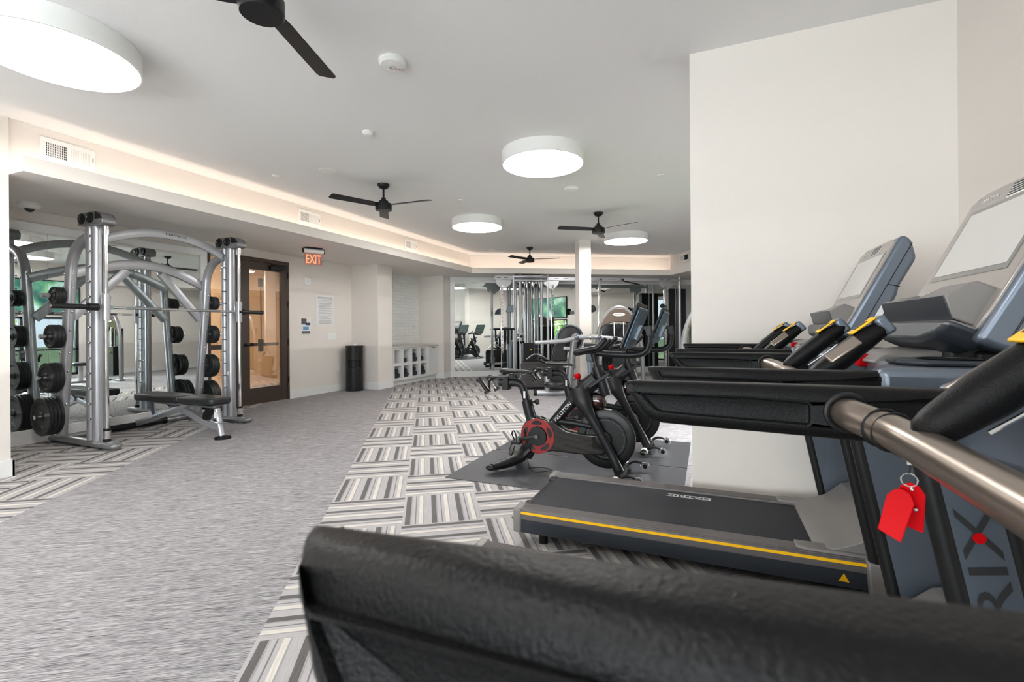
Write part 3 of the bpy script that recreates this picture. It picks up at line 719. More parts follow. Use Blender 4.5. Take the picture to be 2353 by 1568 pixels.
O('housing', lathe(BM(), [(0.001, 0), (0.09, 0), (0.09, -0.02), (0.07, -0.035), (0.001, -0.036)], seg=32), WHITE, t)
cap0 = None
for x, y, lb in ((-4.62, 4.01, 'white sprinkler cap near the left cove, left of the middle fan'), (-3.17, 5.80, 'white sprinkler cap left of the drum light over the bikes'), (-0.50, 5.80, 'white sprinkler cap near the stub wall, right of the drum light over the bikes'),
                 (-0.59, 8.35, 'white sprinkler cap right of the fan by the stub wall'), (-4.88, 8.57, 'white sprinkler cap beside the far left cove'), (-0.99, 11.30, 'farthest white sprinkler cap, near the right end of the far cove')):
    if cap0 is None:
        cap0 = O('sprinkler_cap', lathe(BM(), [(0.001, 0), (0.042, 0), (0.042, -0.006), (0.036, -0.009), (0.001, -0.009)], seg=28), WHITE); o = cap0; o['category'] = 'sprinkler'; o['group'] = 'sprinkler caps'
    else: o = cap0.copy(); COL.objects.link(o)
    o.location = (x, y, CZ); o['label'] = lb
tag(O('speaker_grille', lathe(BM(), [(0.001, 0), (0.09, 0), (0.09, -0.003), (0.001, -0.003)], seg=36), WHITE, None, loc=(-3.95, 4.12, CZ)), 'flat round white ceiling grille at the tip of the middle fan blade', 'speaker')

# ================================================================== SMITH MACHINE
def smith():
    ox, oy = -5.9, 3.60
    t = T('smith_machine', 'silver smith machine with arched frame and a barbell, in front of the left mirror', 'gym machine', (ox, oy, 0))
    L = lambda x, y, z: (x - ox, y - oy, z)
    for s, q in ((-1, 2.86), (1, 4.34)):
        # floor skid, flattened tube along x
        bm = BM(); capsule(bm, [L(-6.62, q, .045), L(-5.54, q, .045)], 0.062, 16, 1, 0.62)
        O('base_skid', bm, SILVERD, t)
        bm = BM()
        for x in (-6.55, -5.58): box(bm, *L(x - .06, q - .04, 0.0), *L(x + .06, q + .04, .012))
        O('foot_plate', bm, SILVERD, t)
        tw = O('tower', cyl(cyl(BM(), L(-5.935, q, .06), L(-5.935, q, 2.30), .042, 24), L(-5.82, q, .06), L(-5.82, q, 2.30), .05, 24), SILVER, t)
        z = 0.30
        while z < 2.2:
            bm = BM()
            cyl(bm, L(-5.885, q + s * .048, z), L(-5.875, q - s * .085, z), .008, 10); ball(bm, L(-5.875, q + s * .05, z), .014, seg=10, rings=6)
            O('catch_pin', bm, CHROME, tw); z += .158
        O('warning_label', box(BM(), *L(-5.835, q + s * -.0508, .62) , *L(-5.80, q + s * -.0512, .67)), WHITE, tw)
        O('warning_label', box(BM(), *L(-5.835, q + s * -.0508, .67), *L(-5.80, q + s * -.0512, .685)), ORANGE, tw)
        # pulley head
        bm = prism(BM(), [(-6.03 - ox, 2.30), (-5.66 - ox, 2.28), (-5.60 - ox, 2.30), (-5.60 - ox, 2.34), (-5.66 - ox, 2.40), (-5.74 - ox, 2.43), (-5.98 - ox, 2.43), (-6.04 - ox, 2.37)], 'y', q - oy - .065, q - oy + .065)
        hd = O('pulley_head', bm, SILVERD, t, 0.012, 3)
        for x in (-5.95, -5.80):
            O('pulley', lathe(BM(), [(0.001, 0), (.022, 0), (.03, .004), (.048, .004), (.055, .010), (.055, .02), (.001, .02)], L(x, q - .086, 2.366), (0, 1, 0), 28), BLACK, hd)
            O('pulley_bolt', cyl(BM(), L(x, q - .10, 2.366), L(x, q - .086, 2.366), .009, 10), CHROME, hd)
        O('head_cover', prism(BM(), [(-5.73 - ox, 2.345), (-5.608 - ox, 2.345), (-5.66 - ox, 2.40), (-5.73 - ox, 2.425)], 'y', q - oy - .0665, q - oy + .0665), BLACK, hd, 0.004)
        # guide rod, stops and carriage
        O('guide_rod', cyl(cyl(BM(), L(-5.67, q, .09), L(-5.67, q, 2.29), .019, 20), L(-5.67, q, 2.19), L(-5.67, q, 2.28), .03, 20), CHROME, t)
        bm = cyl(BM(), L(-5.67, q, .085), L(-5.67, q, .11), .033, 20); cyl(bm, L(-5.67, q, .19), L(-5.67, q, .215), .031, 20); O('rod_bumper', bm, BLACK, t)
        O('rod_collar', cyl(BM(), L(-5.67, q, .11), L(-5.67, q, .19), .034, 20), CHROME, t)
        ca = O('bar_carriage', cyl(BM(), L(-5.67, q, 1.32), L(-5.67, q, 1.585), .034, 20), SILVER, t)
        O('bar_hook', prism(box(BM(), *L(-5.76, q + .028, 1.43), *L(-5.64, q + .045, 1.47)), [(-5.79 - ox, 1.44), (-5.70 - ox, 1.42), (-5.66 - ox, 1.55), (-5.72 - ox, 1.60), (-5.76 - ox, 1.55)], 'y', q - oy + .03, q - oy + .042), CHROME, ca)
        # counterweight cable
        O('cable', cyl(BM(), L(-5.735, q, 1.6), L(-5.735, q, 2.30), .003, 6), BLACK, t)
        # outer upright with bend
        pts = [L(-6.505, q, .07), L(-6.445, q, .55), L(-6.385, q, 1.05), L(-6.335, q, 1.50), L(-6.305, q, 1.80), L(-6.28, q, 1.95), L(-6.19, q, 2.09), L(-6.06, q, 2.165), L(-5.95, q, 2.19)]
        up = O('outer_upright', tube(BM(), pts, .05, 20, 5), SILVER, t)
        bm = BM()
        for x, z in ((-6.46, .42), (-6.42, .78), (-6.395, .98), (-6.37, 1.22), (-6.34, 1.42), (-6.325, 1.68), (-6.315, 1.82)):
            ball(bm, L(x, q - s * -.05, z), .014, seg=10, rings=6); ball(bm, L(x + .05, q, z), .014, seg=10, rings=6)
        O('bolts', bm, CHROME, up)
        bm = BM(); box(bm, *L(-6.60, q - .09, .0), *L(-6.42, q + .09, .012)); O('upright_foot', bm, SILVERD, t, .004)
        for z, x in ((1.585, -6.325), (1.155, -6.37), (.72, -6.425), (.31, -6.475)):
            O('plate_peg', cyl(BM(), L(x, q + s * .04, z), L(x, q + s * .235, z), .0245, 20), CHROME, t)
    bq = [L(-5.93, y, z) for y, z in ((2.88, 2.135), (3.07, 2.235), (3.35, 2.325), (3.62, 2.35), (3.90, 2.325), (4.15, 2.255), (4.33, 2.16))]
    ar = O('top_arch', tube(BM(), bq, 1, n=6, up=(1, 0, 0), sq=(.10, .055)), SILVER, t)
    text('lettering', 'MATRIX', DTXT, ar, L(-5.899, 3.70, 2.348), (0, 1, -0.04), (0, 0.04, 1), .24, .026, .0005)
    bq = [L(-6.36, y, z) for y, z in ((2.86, 1.82), (3.10, 1.915), (3.40, 1.99), (3.62, 2.01), (3.85, 1.985), (4.10, 1.91), (4.34, 1.80))]
    O('rear_arch', tube(BM(), bq, 1, n=6, up=(1, 0, 0), sq=(.11, .055)), SILVER, t)
    for y0, z0, y1, z1 in ((3.42, 1.93, 2.90, 1.36), (3.80, 1.93, 4.30, 1.36)):
        O('diagonal_brace', tube(BM(), [L(-6.37, y0, z0), L(-6.385, y1, z1)], 1, up=(1, 0, 0), sq=(.10, .05)), SILVER, t)
    O('rear_base_bar', capsule(BM(), [L(-6.56, 2.90, .04), L(-6.56, 4.30, .04)], .035, 14, 1), SILVERD, t)
    return t
smith()
# barbell (guided by the machine)
bx, bz = -5.67, 1.45
t = T('barbell', 'long chrome barbell with black sleeves across the smith machine', 'barbell', (bx, 3.555, bz))
O('bar', cyl(BM(), (0, -.72, 0), (0, .72, 0), .0145, 16), CHROME, t)
O('knurling', cyl(cyl(BM(), (0, -.52, 0), (0, -.18, 0), .0155, 16), (0, .18, 0), (0, .52, 0), .0155, 16), SILVERD, t)
for s in (-1, 1):
    sl = O('sleeve', cyl(BM(), (0, s * .78, 0), (0, s * 1.135, 0), .025, 24), BLACKM, t)
    O('collar', cyl(BM(), (0, s * .765, 0), (0, s * .85, 0), .037, 24), BLACK, sl)
    O('end_cap', cyl(BM(), (0, s * 1.133, 0), (0, s * 1.140, 0), .02, 16), CHROME, sl)

# weight plates, one by one
def plate_mesh(r, th, nm):
    t = T('weight_plate', '', 'weight plate', group='black plates on the smith machine pegs')
    pr = [(.026, -th / 2), (.042, -th / 2), (.048, -th * .30), (r * .70, -th * .22), (r * .78, -th / 2), (r * .97, -th / 2), (r, -th * .3), (r, th * .3), (r * .97, th / 2), (r * .78, th / 2), (r * .70, th * .22), (.048, th * .30), (.042, th / 2), (.026, th / 2), (.026, -th / 2)]
    O('plate_body', lathe(BM(), pr, (0, 0, 0), (0, 1, 0), 56), IRON, t)
    bm = BM(); n = 26
    for k in range(n):
        a = 2 * PI * k / n
        if (k % 13) in (0, 1, 2, 11, 12): continue
        ball(bm, (r * .745 * math.cos(a), -th * .36, r * .745 * math.sin(a)), r * .035, seg=8, rings=5)
    O('grip_ridges', bm, IRON, t)
    text('raised_number', nm, SILVERD, t, (r * .1, -th * .265, -r * .5), (1, 0, -.2), (.2, 0, 1), r * .26, r * .16, 0.0)
    return t
specs = [(1.585, -6.325, .092, .026, 3, '10', 'top'), (1.155, -6.37, .124, .029, 3, '25', 'second'), (.72, -6.425, .158, .033, 3, '35', 'third'), (.31, -6.475, .203, .030, 4, '45', 'bottom')]
for z, x, r, th, n, nm, row in specs:
    src = None
    for s, q, side in ((-1, 2.86, 'left'), (1, 4.34, 'right')):
        for k in range(n):
            y = q + s * (.065 + th * (k + .5) * 1.04)
            where = 'innermost' if k == 0 else 'outermost' if k == n - 1 else ('middle' if n == 3 else ('second from inside' if k == 1 else 'third from inside'))
            lb = '%s black plate on the %s %s peg of the smith machine' % (where, row, side)
            if src is None:
                src = plate_mesh(r, th, nm); src.location = (x, y, z); src['label'] = lb
            else: dup(src, (x, y, z), 0 if s < 0 else PI, lb)

# ------------------------------------------------------------------ adjustable bench
def bench():
    t = T('weight_bench', 'silver adjustable bench with flat black pads inside the smith machine', 'bench', (-5.75, 3.62, 0))
    def pad(n, pts, z0, z1):
        return O(n, prism(BM(), pts, 'z', z0, z1), UPH, t, .02, 4)
    pad('back_pad', [(-.66, -.10), (-.60, -.145), (.10, -.145), (.16, -.12), (.16, .12), (.10, .145), (-.60, .145), (-.66, .10)], .385, .455)
    pad('seat_pad', [(.185, -.13), (.25, -.155), (.70, -.13), (.745, -.10), (.745, .10), (.70, .13), (.25, .155), (.185, .13)], .385, .455)
    for a, b in ((-.62, .12), (.21, .70)): O('pad_board', box(BM(), a, -.11, .372, b, .11, .386), BLACK, t)
    O('pad_rail', box(box(BM(), -.45, -.03, .335, .10, .03, .373), .22, -.03, .335, .66, .03, .373), SILVERD, t, .006)
    bm = tube(BM(), [(-.78, 0, .07), (-.42, 0, .165), (-.08, 0, .27), (.06, 0, .285), (.25, 0, .235), (.45, 0, .165), (.62, 0, .135), (.70, 0, .125)], 1, n=6, up=(0, 1, 0), sq=(.075, .055))
    fr = O('main_beam', bm, SILVER, t)
    d = V((.34, 0, .105)).normalized(); u = V((0, -1, 0)).cross(d)
    text('lettering', 'MATRIX', DTXT, fr, (-.32, -.0395, .195), d, (-d.z, 0, d.x), .22, .026, .0005)
    O('front_leg', tube(BM(), [(.735, 0, .03), (.69, 0, .19), (.655, 0, .33)], .034, 16, 3), SILVER, t)
    O('front_foot', lathe(BM(), [(.001, 0), (.085, 0), (.08, .02), (.04, .035), (.001, .035)], (.745, 0, 0), seg=32), RUBBER, t)
    O('adjust_ring', torus(BM(), (.69, 0, .20), (.25, 0, .97), .075, .011, 28, 8), SILVER, t)
    O('handle_grip', capsule(BM(), [(.78, 0, .205), (.90, .01, .20)], .017, 12, 1), BLACK, t)
    O('rear_base_bar', capsule(BM(), [(-.80, -.30, .045), (-.80, .30, .045)], .038, 14, 1), BLACK, t)
    for s in (-1, 1): O('wheel', cyl(BM(), (-.80, s * .30, .045), (-.80, s * .335, .045), .045, 20), RUBBER, t)
    O('support_strut', tube(BM(), [(-.30, .0, .36), (-.05, 0, .29)], .018, 10, 1), CHROME, t)
    O('ladder_strut', tube(BM(), [(-.52, 0, .35), (-.45, 0, .18)], 1, up=(0, 1, 0), sq=(.06, .03)), BLUEG, t)
    bm = prism(BM(), [(.07, .27), (.20, .34), (.24, .38), (.14, .38), (.04, .31)], 'y', -.05, .05); O('hinge_bracket', bm, SILVER, t, .006)
    O('seat_ladder', prism(BM(), [(.42, .15), (.50, .18), (.62, .34), (.54, .36), (.45, .27)], 'y', -.022, .022), BLACK, t, .004)
    O('warning_label', box(BM(), .655, -.036, .23, .70, -.0345, .30), WHITE, t)
bench()

# ================================================================== TREADMILLS
def treadmill():
    t = T('treadmill', '', 'treadmill', group='treadmills facing the right wall')
    O('deck_frame', box(BM(), -.96, -.335, .06, .66, .335, .185), DGREY, t, .012)
    b = O('running_belt', box(BM(), -.95, -.262, .176, .52, .262, .198), BELT, t, .006)
    text('lettering', 'MATRIX', WTXT, b, (-.11, .185, .1982), (-1, 0, 0), (0, -1, 0), .235, .03, .0004)
    O('lettering_rule', box(box(BM(), -.235, .165, .198, .015, .168, .1986), -.235, .203, .198, .015, .206, .1986), WTXT, b)
    for s in (-1, 1):
        rl = O('side_rail', prism(BM(), [(s * .265, .195), (s * .275, .207), (s * .355, .207), (s * .372, .198), (s * .372, .150), (s * .345, .145), (s * .265, .145)], 'x', -.985, .66), RIB, t, .003)
        O('yellow_stripe', box(BM(), -.985, s * .3725, .180, .66, s * .374, .1935), YEL, rl)
        O('side_skirt', box(BM(), -.96, s * .335, .075, .66, s * .366, .150), DGREY, t, .004)
        O('end_cap', box(BM(), -1.005, s * .262, .075, -.955, s * .378, .210), HOODG, t, .012, 3)
        O('rear_roller_guard', box(BM(), -.985, s * .20, .10, -.94, s * .27, .20), BLACK, t, .006)
        O('levelling_foot', cyl(BM(), (-.86, s * .28, 0), (-.86, s * .28, .07), .025, 14), BLACK, t); O('levelling_foot', cyl(BM(), (.9, s * .28, 0), (.9, s * .28, .07), .025, 14), BLACK, t)
    O('rear_roller', cyl(BM(), (-.955, -.25, .155), (-.955, .25, .155), .038, 24), BLACK, t)
    tri = prism(BM(), [(.515, .10), (.555, .10), (.535, .136)], 'y', -.3675, -.3662); O('warning_label', tri, YEL, t)
    # grey hood round the belt front
    prof = [(.44, .200), (.46, .214), (.52, .226), (.60, .262), (.68, .335), (.73, .345), (.76, .30), (.76, .19), (.44, .19)]
    O('motor_hood', prism(BM(), prof, 'y', -.33, .33), HOODG, t, .010, 3)
    for s in (-1, 1): O('hood_wing', prism(BM(), [(.36, s * .27), (.36, s * .335), (.40, s * .352), (.74, s * .352), (.74, s * .27)], 'z', .200, .218), HOODG, t, .006)
    O('motor_cover', prism(BM(), [(.70, .05), (1.10, .05), (1.12, .12), (1.08, .26), (.98, .325), (.72, .34)], 'y', -.34, .34), DGREY, t, .02, 3)
    # uprights
    for s in (-1, 1):
        cxz = lambda z: .68 - .2 * (z - .28)
        el, er = (-.088, .075) if s > 0 else (-.055, .060)
        up = O('upright', prism(BM(), [(cxz(.09) + el + .006, .09), (cxz(.09) + er - .005, .09), (cxz(1.06) + er - .005, 1.06), (cxz(1.06) + el + .006, 1.06)], 'y', s * .372, s * .402), UPR, t, .003)
        for e in (el, er): O('upright_edge', tube(BM(), [(cxz(.09) + e, s * .387, .09), (cxz(1.06) + e, s * .387, 1.06)], .021, 14, 1), BLACKM, up)
        O('upright_foot', prism(BM(), [(cxz(.06) - .10, .05), (cxz(.06) + .12, .05), (cxz(.2) + .10, .2), (cxz(.2) - .085, .215)], 'y', s * .360, s * .414), HOODG, t, .006)
        if s < 0:
            dz = V((-.2, 0, 1)).normalized()
            text('lettering', 'MATRIX', INKD, up, (cxz(.56), -.4035, .56), dz, (-dz.z, 0, dz.x), .56, .062, .0004)
            O('logo_dot', cyl(BM(), (cxz(.77), -.403, .77), (cxz(.77), -.405, .77), .011, 16), RED, up)
        # arm with recessed panel
        a0, a1 = s * .362, s * .418
        outer = roundpoly([(-.160, 1.101), (-.108, 1.024), (-.02, 1.021), (.18, 1.016), (.355, 1.010), (.355, 1.103), (.10, 1.102)], [.022, .03, .02, .02, .01, .01, .02])
        inner = roundpoly([(-.118, 1.079), (-.088, 1.046), (-.02, 1.043), (.10, 1.040), (.155, 1.038), (.155, 1.074), (.08, 1.078)], [.008, .012, .01, .01, .008, .008, .01])
        bm = padslab(BM(), outer, inner, min(a0, a1), max(a0, a1), .008, .0205)
        for v_ in bm.verts:
            if v_.co.x < -.07:
                w_ = min(1, (-.07 - v_.co.x) / .085); w_ *= w_
                q_ = (abs(v_.co.y) - .362) / .056; v_.co.y -= s * .024 * w_ * q_; v_.co.x += .026 * w_ * q_
        ar = O('arm', bm, RUBBER, t, sharp=50)
        iy = s * .362
        O('crossbar_ring', torus(BM(), (.205, iy - s * .002, 1.062), (0, 1, 0), .029, .0045, 32, 8), BLACK, ar)
        # grips
        g = O('grip', capsule(BM(), [(.262, s * .205, 1.075), (.310, s * .205, 1.116), (.360, s * .20, 1.162), (.402, s * .197, 1.195)], [.027, .034, .032, .024], 20, 4, .85), RUBBER, t)
        gd = V((.163, 0, .132)).normalized(); gn = V((-gd.z, 0, gd.x))
        Mg = Matrix(((gd.x, 0, gn.x, 0), (0, 1, 0, 0), (gd.z, 0, gn.z, 0), (0, 0, 0, 1)))
        Mp = Matrix.Translation((.372, s * .199, 1.176)) @ Mg
        O('grip_button_pad', box(BM(), -.026, -.019, .0245, .040, .019, .0300, Mp), YEL, g, .006, 3)
        O('grip_button', box(BM(), -.012, -.010, .0295, .022, .010, .0312, Mp), BLACK, g, .002)
        Ms = Matrix.Translation((.328, s * .204, 1.128)) @ Mg
        if s < 0:
            Mq = Ms @ Matrix.Rotation(math.radians(52), 4, 'X')
            O('pulse_sensor', box(BM(), -.044, -.015, .0270, .040, .015, .0365, Mq), BRONZEM, g, .006, 3)
        else:
            O('grip_seam', tube(BM(), [tuple(Ms @ V((-.05, -.004, -.0325))), tuple(Ms @ V((.0, -.004, -.0335))), tuple(Ms @ V((.06, -.004, -.0300)))], .003, 8, 3), CHROME, g)
            O('pulse_sensor', box(BM(), -.046, -.010, .026, .046, .010, .0325, Ms @ Matrix.Rotation(math.radians(-40), 4, 'X')), BRONZEM, g, .005, 3)
        O('grip_end', box(BM(), .030, -.023, -.024, .056, .023, .025, Mp), BLUEG, g, .008, 3)
        O('grip_stalk', tube(BM(), [(.248, s * .205, 1.050), (.275, s * .205, 1.085)], .013, 12, 1), SILVER, g)
    cbm = O('crossbar', tube(BM(), [(.205, -.372, 1.062), (.212, -.335, 1.060), (.238, -.27, 1.052), (.25, -.18, 1.046), (.252, 0, 1.044), (.25, .18, 1.046), (.238, .27, 1.052), (.212, .335, 1.060), (.205, .372, 1.062)], .0245, 24, 6), BRONZEM, t)
    # tray with cup wells
    tr = O('console_tray', prism(BM(), [(.335, -.424), (.60, -.424), (.68, -.24), (.68, .24), (.60, .424), (.335, .424), (.34, .350), (.36, .31), (.40, .20), (.42, 0), (.40, -.20), (.36, -.31), (.34, -.35)], 'z', 1.0, 1.112), BLUEG, t, .018, 3)
    for s in (-1, 1):
        M_ = Matrix.Translation((.495, s * .285, 1.113))
        O('cup_holder', prism(BM(), [(-.10, -.045), (-.06, -.075), (.09, -.075), (.11, -.04), (.11, .05), (.09, .075), (-.06, .075), (-.10, .045)], 'z', 0, .012, M_), DGREY, tr, .006)
        O('cup_well', lathe(BM(), [(.058, .0125), (.062, .0145), (.052, .0145), (.046, -.045), (.001, -.05)], (.505, s * .285, 1.113), seg=36), BLACK, tr, fix=False)
    O('emergency_stop', box(BM(), .395, -.02, 1.085, .43, .02, 1.122), RED, tr, .008, 3)
    O('keypad_bump', prism(BM(), [(.40, 1.10), (.43, 1.128), (.55, 1.140), (.60, 1.10)], 'y', -.13, .13), HOODG, tr, .012, 3)
    # mast + console
    O('mast', prism(BM(), [(.54, 1.10), (.70, 1.10), (.69, 1.20), (.56, 1.20)], 'y', -.15, .15), BLACK, t, .02, 3)
    side = [(.560, 1.165), (.600, 1.145), (.655, 1.130), (.700, 1.205), (.735, 1.275), (.763, 1.337), (.770, 1.372), (.832, 1.494), (.815, 1.575), (.786, 1.600), (.770, 1.585)]
    co = O('console', prism(BM(), side, 'y', -.255, .255), BLUEG, t, .016, 4)
    f0, f1 = V((.560, 0, 1.165)), V((.770, 0, 1.585)); fd = (f1 - f0).normalized(); fnv = V((-fd.z, 0, fd.x)); Lf = (f1 - f0).length
    Mc = Matrix(((0, fd.x, fnv.x, f0.x), (-1, 0, 0, 0), (0, fd.z, fnv.z, f0.z), (0, 0, 0, 1)))   # local: x = across (towards -y), y = up the face, z = out
    O('face_plate', prism(BM(), [(-.235, .03), (.235, .03), (.245, .08), (.245, Lf - .02), (.18, Lf + .004), (-.18, Lf + .004), (-.245, Lf - .02), (-.245, .08)], 'z', -.01, .006, Mc), CONF, co, .004)
    sc = O('screen', box(BM(), -.205, .185, .0045, .205, .415, .0075, Mc), mat('screen_border', srgb(106, 104, 102), .15, coat=.5), co)
    O('screen_glass', box(BM(), -.19, .20, .007, .19, .402, .0085, Mc), SCREEN, sc)
    text('lettering', 'MATRIX', WTXT, co, Mc @ V((-.13, .443, .0068)), Mc.to_3x3() @ V((1, 0, 0)), Mc.to_3x3() @ V((0, 1, 0)), .085, .013, .0004)
    bm = BM()
    for k in range(5): box(bm, -.03, .424 + k * .008, .0055, .075, .427 + k * .008, .0085, Mc)
    O('fan_grille', bm, BLACK, co); O('fan_bezel', box(BM(), -.036, .419, .0045, .081, .4605, .0065, Mc), PAPER, co, .003)
    bm = BM()
    for k in range(4):
        for j in range(3): box(bm, -.165 + k * .014, .10 + j * .018, .0055, -.156 + k * .014, .112 + j * .018, .0068, Mc)
    O('key_icons', bm, PAPER, co)
    # device shelf and lower keypad lip
    bm = BM()
    for x0, x1, tp in ((-.218, -.088, .116), (-.088, .055, .097), (.055, .218, .134)):
        prism(bm, [(.036, 0), (.036, .048), (.078, .086), (tp, .046), (tp, 0)], 'x', x0, x1, Mc)
    sh = O('device_shelf', bm, HOODG, co, .004)
    O('shelf_front', prism(BM(), [(.030, .046), (.0765, .0875), (.0785, .0865), (.036, .044)], 'x', -.216, .216, Mc), DGREY, sh, .002)
    for x in (-.16, .12, .155): O('port', prism(BM(), [(.047, .0605), (.062, .0740), (.0635, .0728), (.049, .0594)], 'x', x - .014, x + .014, Mc), BLACK, sh)
    O('lower_keypad', prism(BM(), [(-.240, .028), (.240, .028), (.215, -.012), (.13, -.034), (-.13, -.034), (-.215, -.012)], 'z', -.03, .062, Mc), DGREY, co, .014, 3)
    O('keypad_top', prism(BM(), [(.012, .064), (.030, .050), (.034, .0), (.026, .0)], 'x', -.232, .232, Mc), HOODG, co, .003)
    # side panel seam and label on the back
    for s in (-1, 1):
        O('side_seam', tube(BM(), [(.620, s * .2562, 1.170), (.735, s * .2562, 1.400), (.815, s * .2562, 1.56)], .0018, 6, 1), BLACK, co)
        O('side_seam', tube(BM(), [(.727, s * .2562, 1.385), (.772, s * .2562, 1.372)], .0018, 6, 1), BLACK, co)
        O('side_label', prism(BM(), [(.665, 1.215), (.695, 1.225), (.735, 1.305), (.705, 1.295)], 'y', s * .2555, s * .2566), PAPER, co)
    O('handle_rear', box(BM(), .60, -.16, 1.108, .66, .16, 1.14), BLACK, t, .01)
    return t
BRONZEM = mat('crossbar_metal', srgb(150, 138, 128), .28, .85)
PX0 = 0.0
TA = treadmill(); TA.location = (PX0, .54, 0)
for ch in TA.children:
    if ch.name.startswith('arm') and min(v.co.y for v in ch.data.vertices) < 0:
        ch.location = (.015, .022, .008); ch.rotation_euler = (0, -.06, 0); ch.data = ch.data
TA['label'] = 'nearest black treadmill, its handrail blurred across the bottom of the photo'
TB = dup(TA, (PX0, 1.645, 0), None, 'middle treadmill, its big tilted console cut by the right edge of the photo')
TC = dup(TA, (PX0, 2.79, 0), None, 'farthest treadmill, against the stub wall, belt and yellow-striped deck in view')
for ch in TB.children:
    if ch.name.startswith('upright') and 'foot' not in ch.name and min(v.co.y for v in ch.data.vertices) < 0: ch.location = (-.078, 0, 0)
for tt in (TB, TC):
    for ch in tt.children:
        if ch.name.startswith('arm'): ch.location = (0, 0, 0); ch.rotation_euler = (0, 0, 0)
# safety key hanging from the nearest crossbar
t = T('safety_clip', 'red safety clip on a cord hanging from the nearest treadmill crossbar', 'clip', (.252, .800, 1.045))
t.scale = (.88, .88, .88)
O('cord_loop', torus(BM(), (-.022, .040, .009), (-.30, 1, .12), .0300, .0036, 36, 8), BLACK, t); O('cord_loop', torus(BM(), (-.014, .020, .006), (-.25, 1, .10), .0300, .0034, 36, 8), BLACK, t); O('cord_loop', torus(BM(), (0, 0, 0), (0, 1, 0), .0295, .0012, 30, 6), BLACK, t)
O('cord', tube(BM(), [(0, 0, -.026), (.001, 0, -.040), (0, 0, -.052)], .0014, 6, 3), BLACK, t)
O('ferrule', cyl(BM(), (0, 0, -.028), (0, 0, -.038), .0035, 10), CHROME, t)
O('split_ring', torus(BM(), (0, 0, -.062), (.3, 1, 0), .010, .0011, 24, 6), CHROME, t)
def leaf_(bm, M): return prism(bm, [(-.017, -.075), (.013, -.082), (.017, -.02), (.010, -.008), (0, -.004), (-.010, -.008), (-.017, -.02)], 'y', -.0015, .0015, M)
Mx = Matrix.Translation((.002, 0, -.062)) @ Matrix.Rotation(math.radians(-25), 4, 'Z')
O('clip_jaw', leaf_(BM(), Mx @ Matrix.Rotation(math.radians(8), 4, 'X')), RED, t, .001)
O('clip_jaw', leaf_(BM(), Matrix.Translation((-.010, -.004, -.010)) @ Mx @ Matrix.Rotation(math.radians(10), 4, 'Y') @ Matrix.Rotation(math.radians(-16), 4, 'X')), RED, t, .001)
O('rivet', ball(ball(BM(), (.002, -.004, -.075), .0028), (.006, -.006, -.105), .003), CHROME, t)

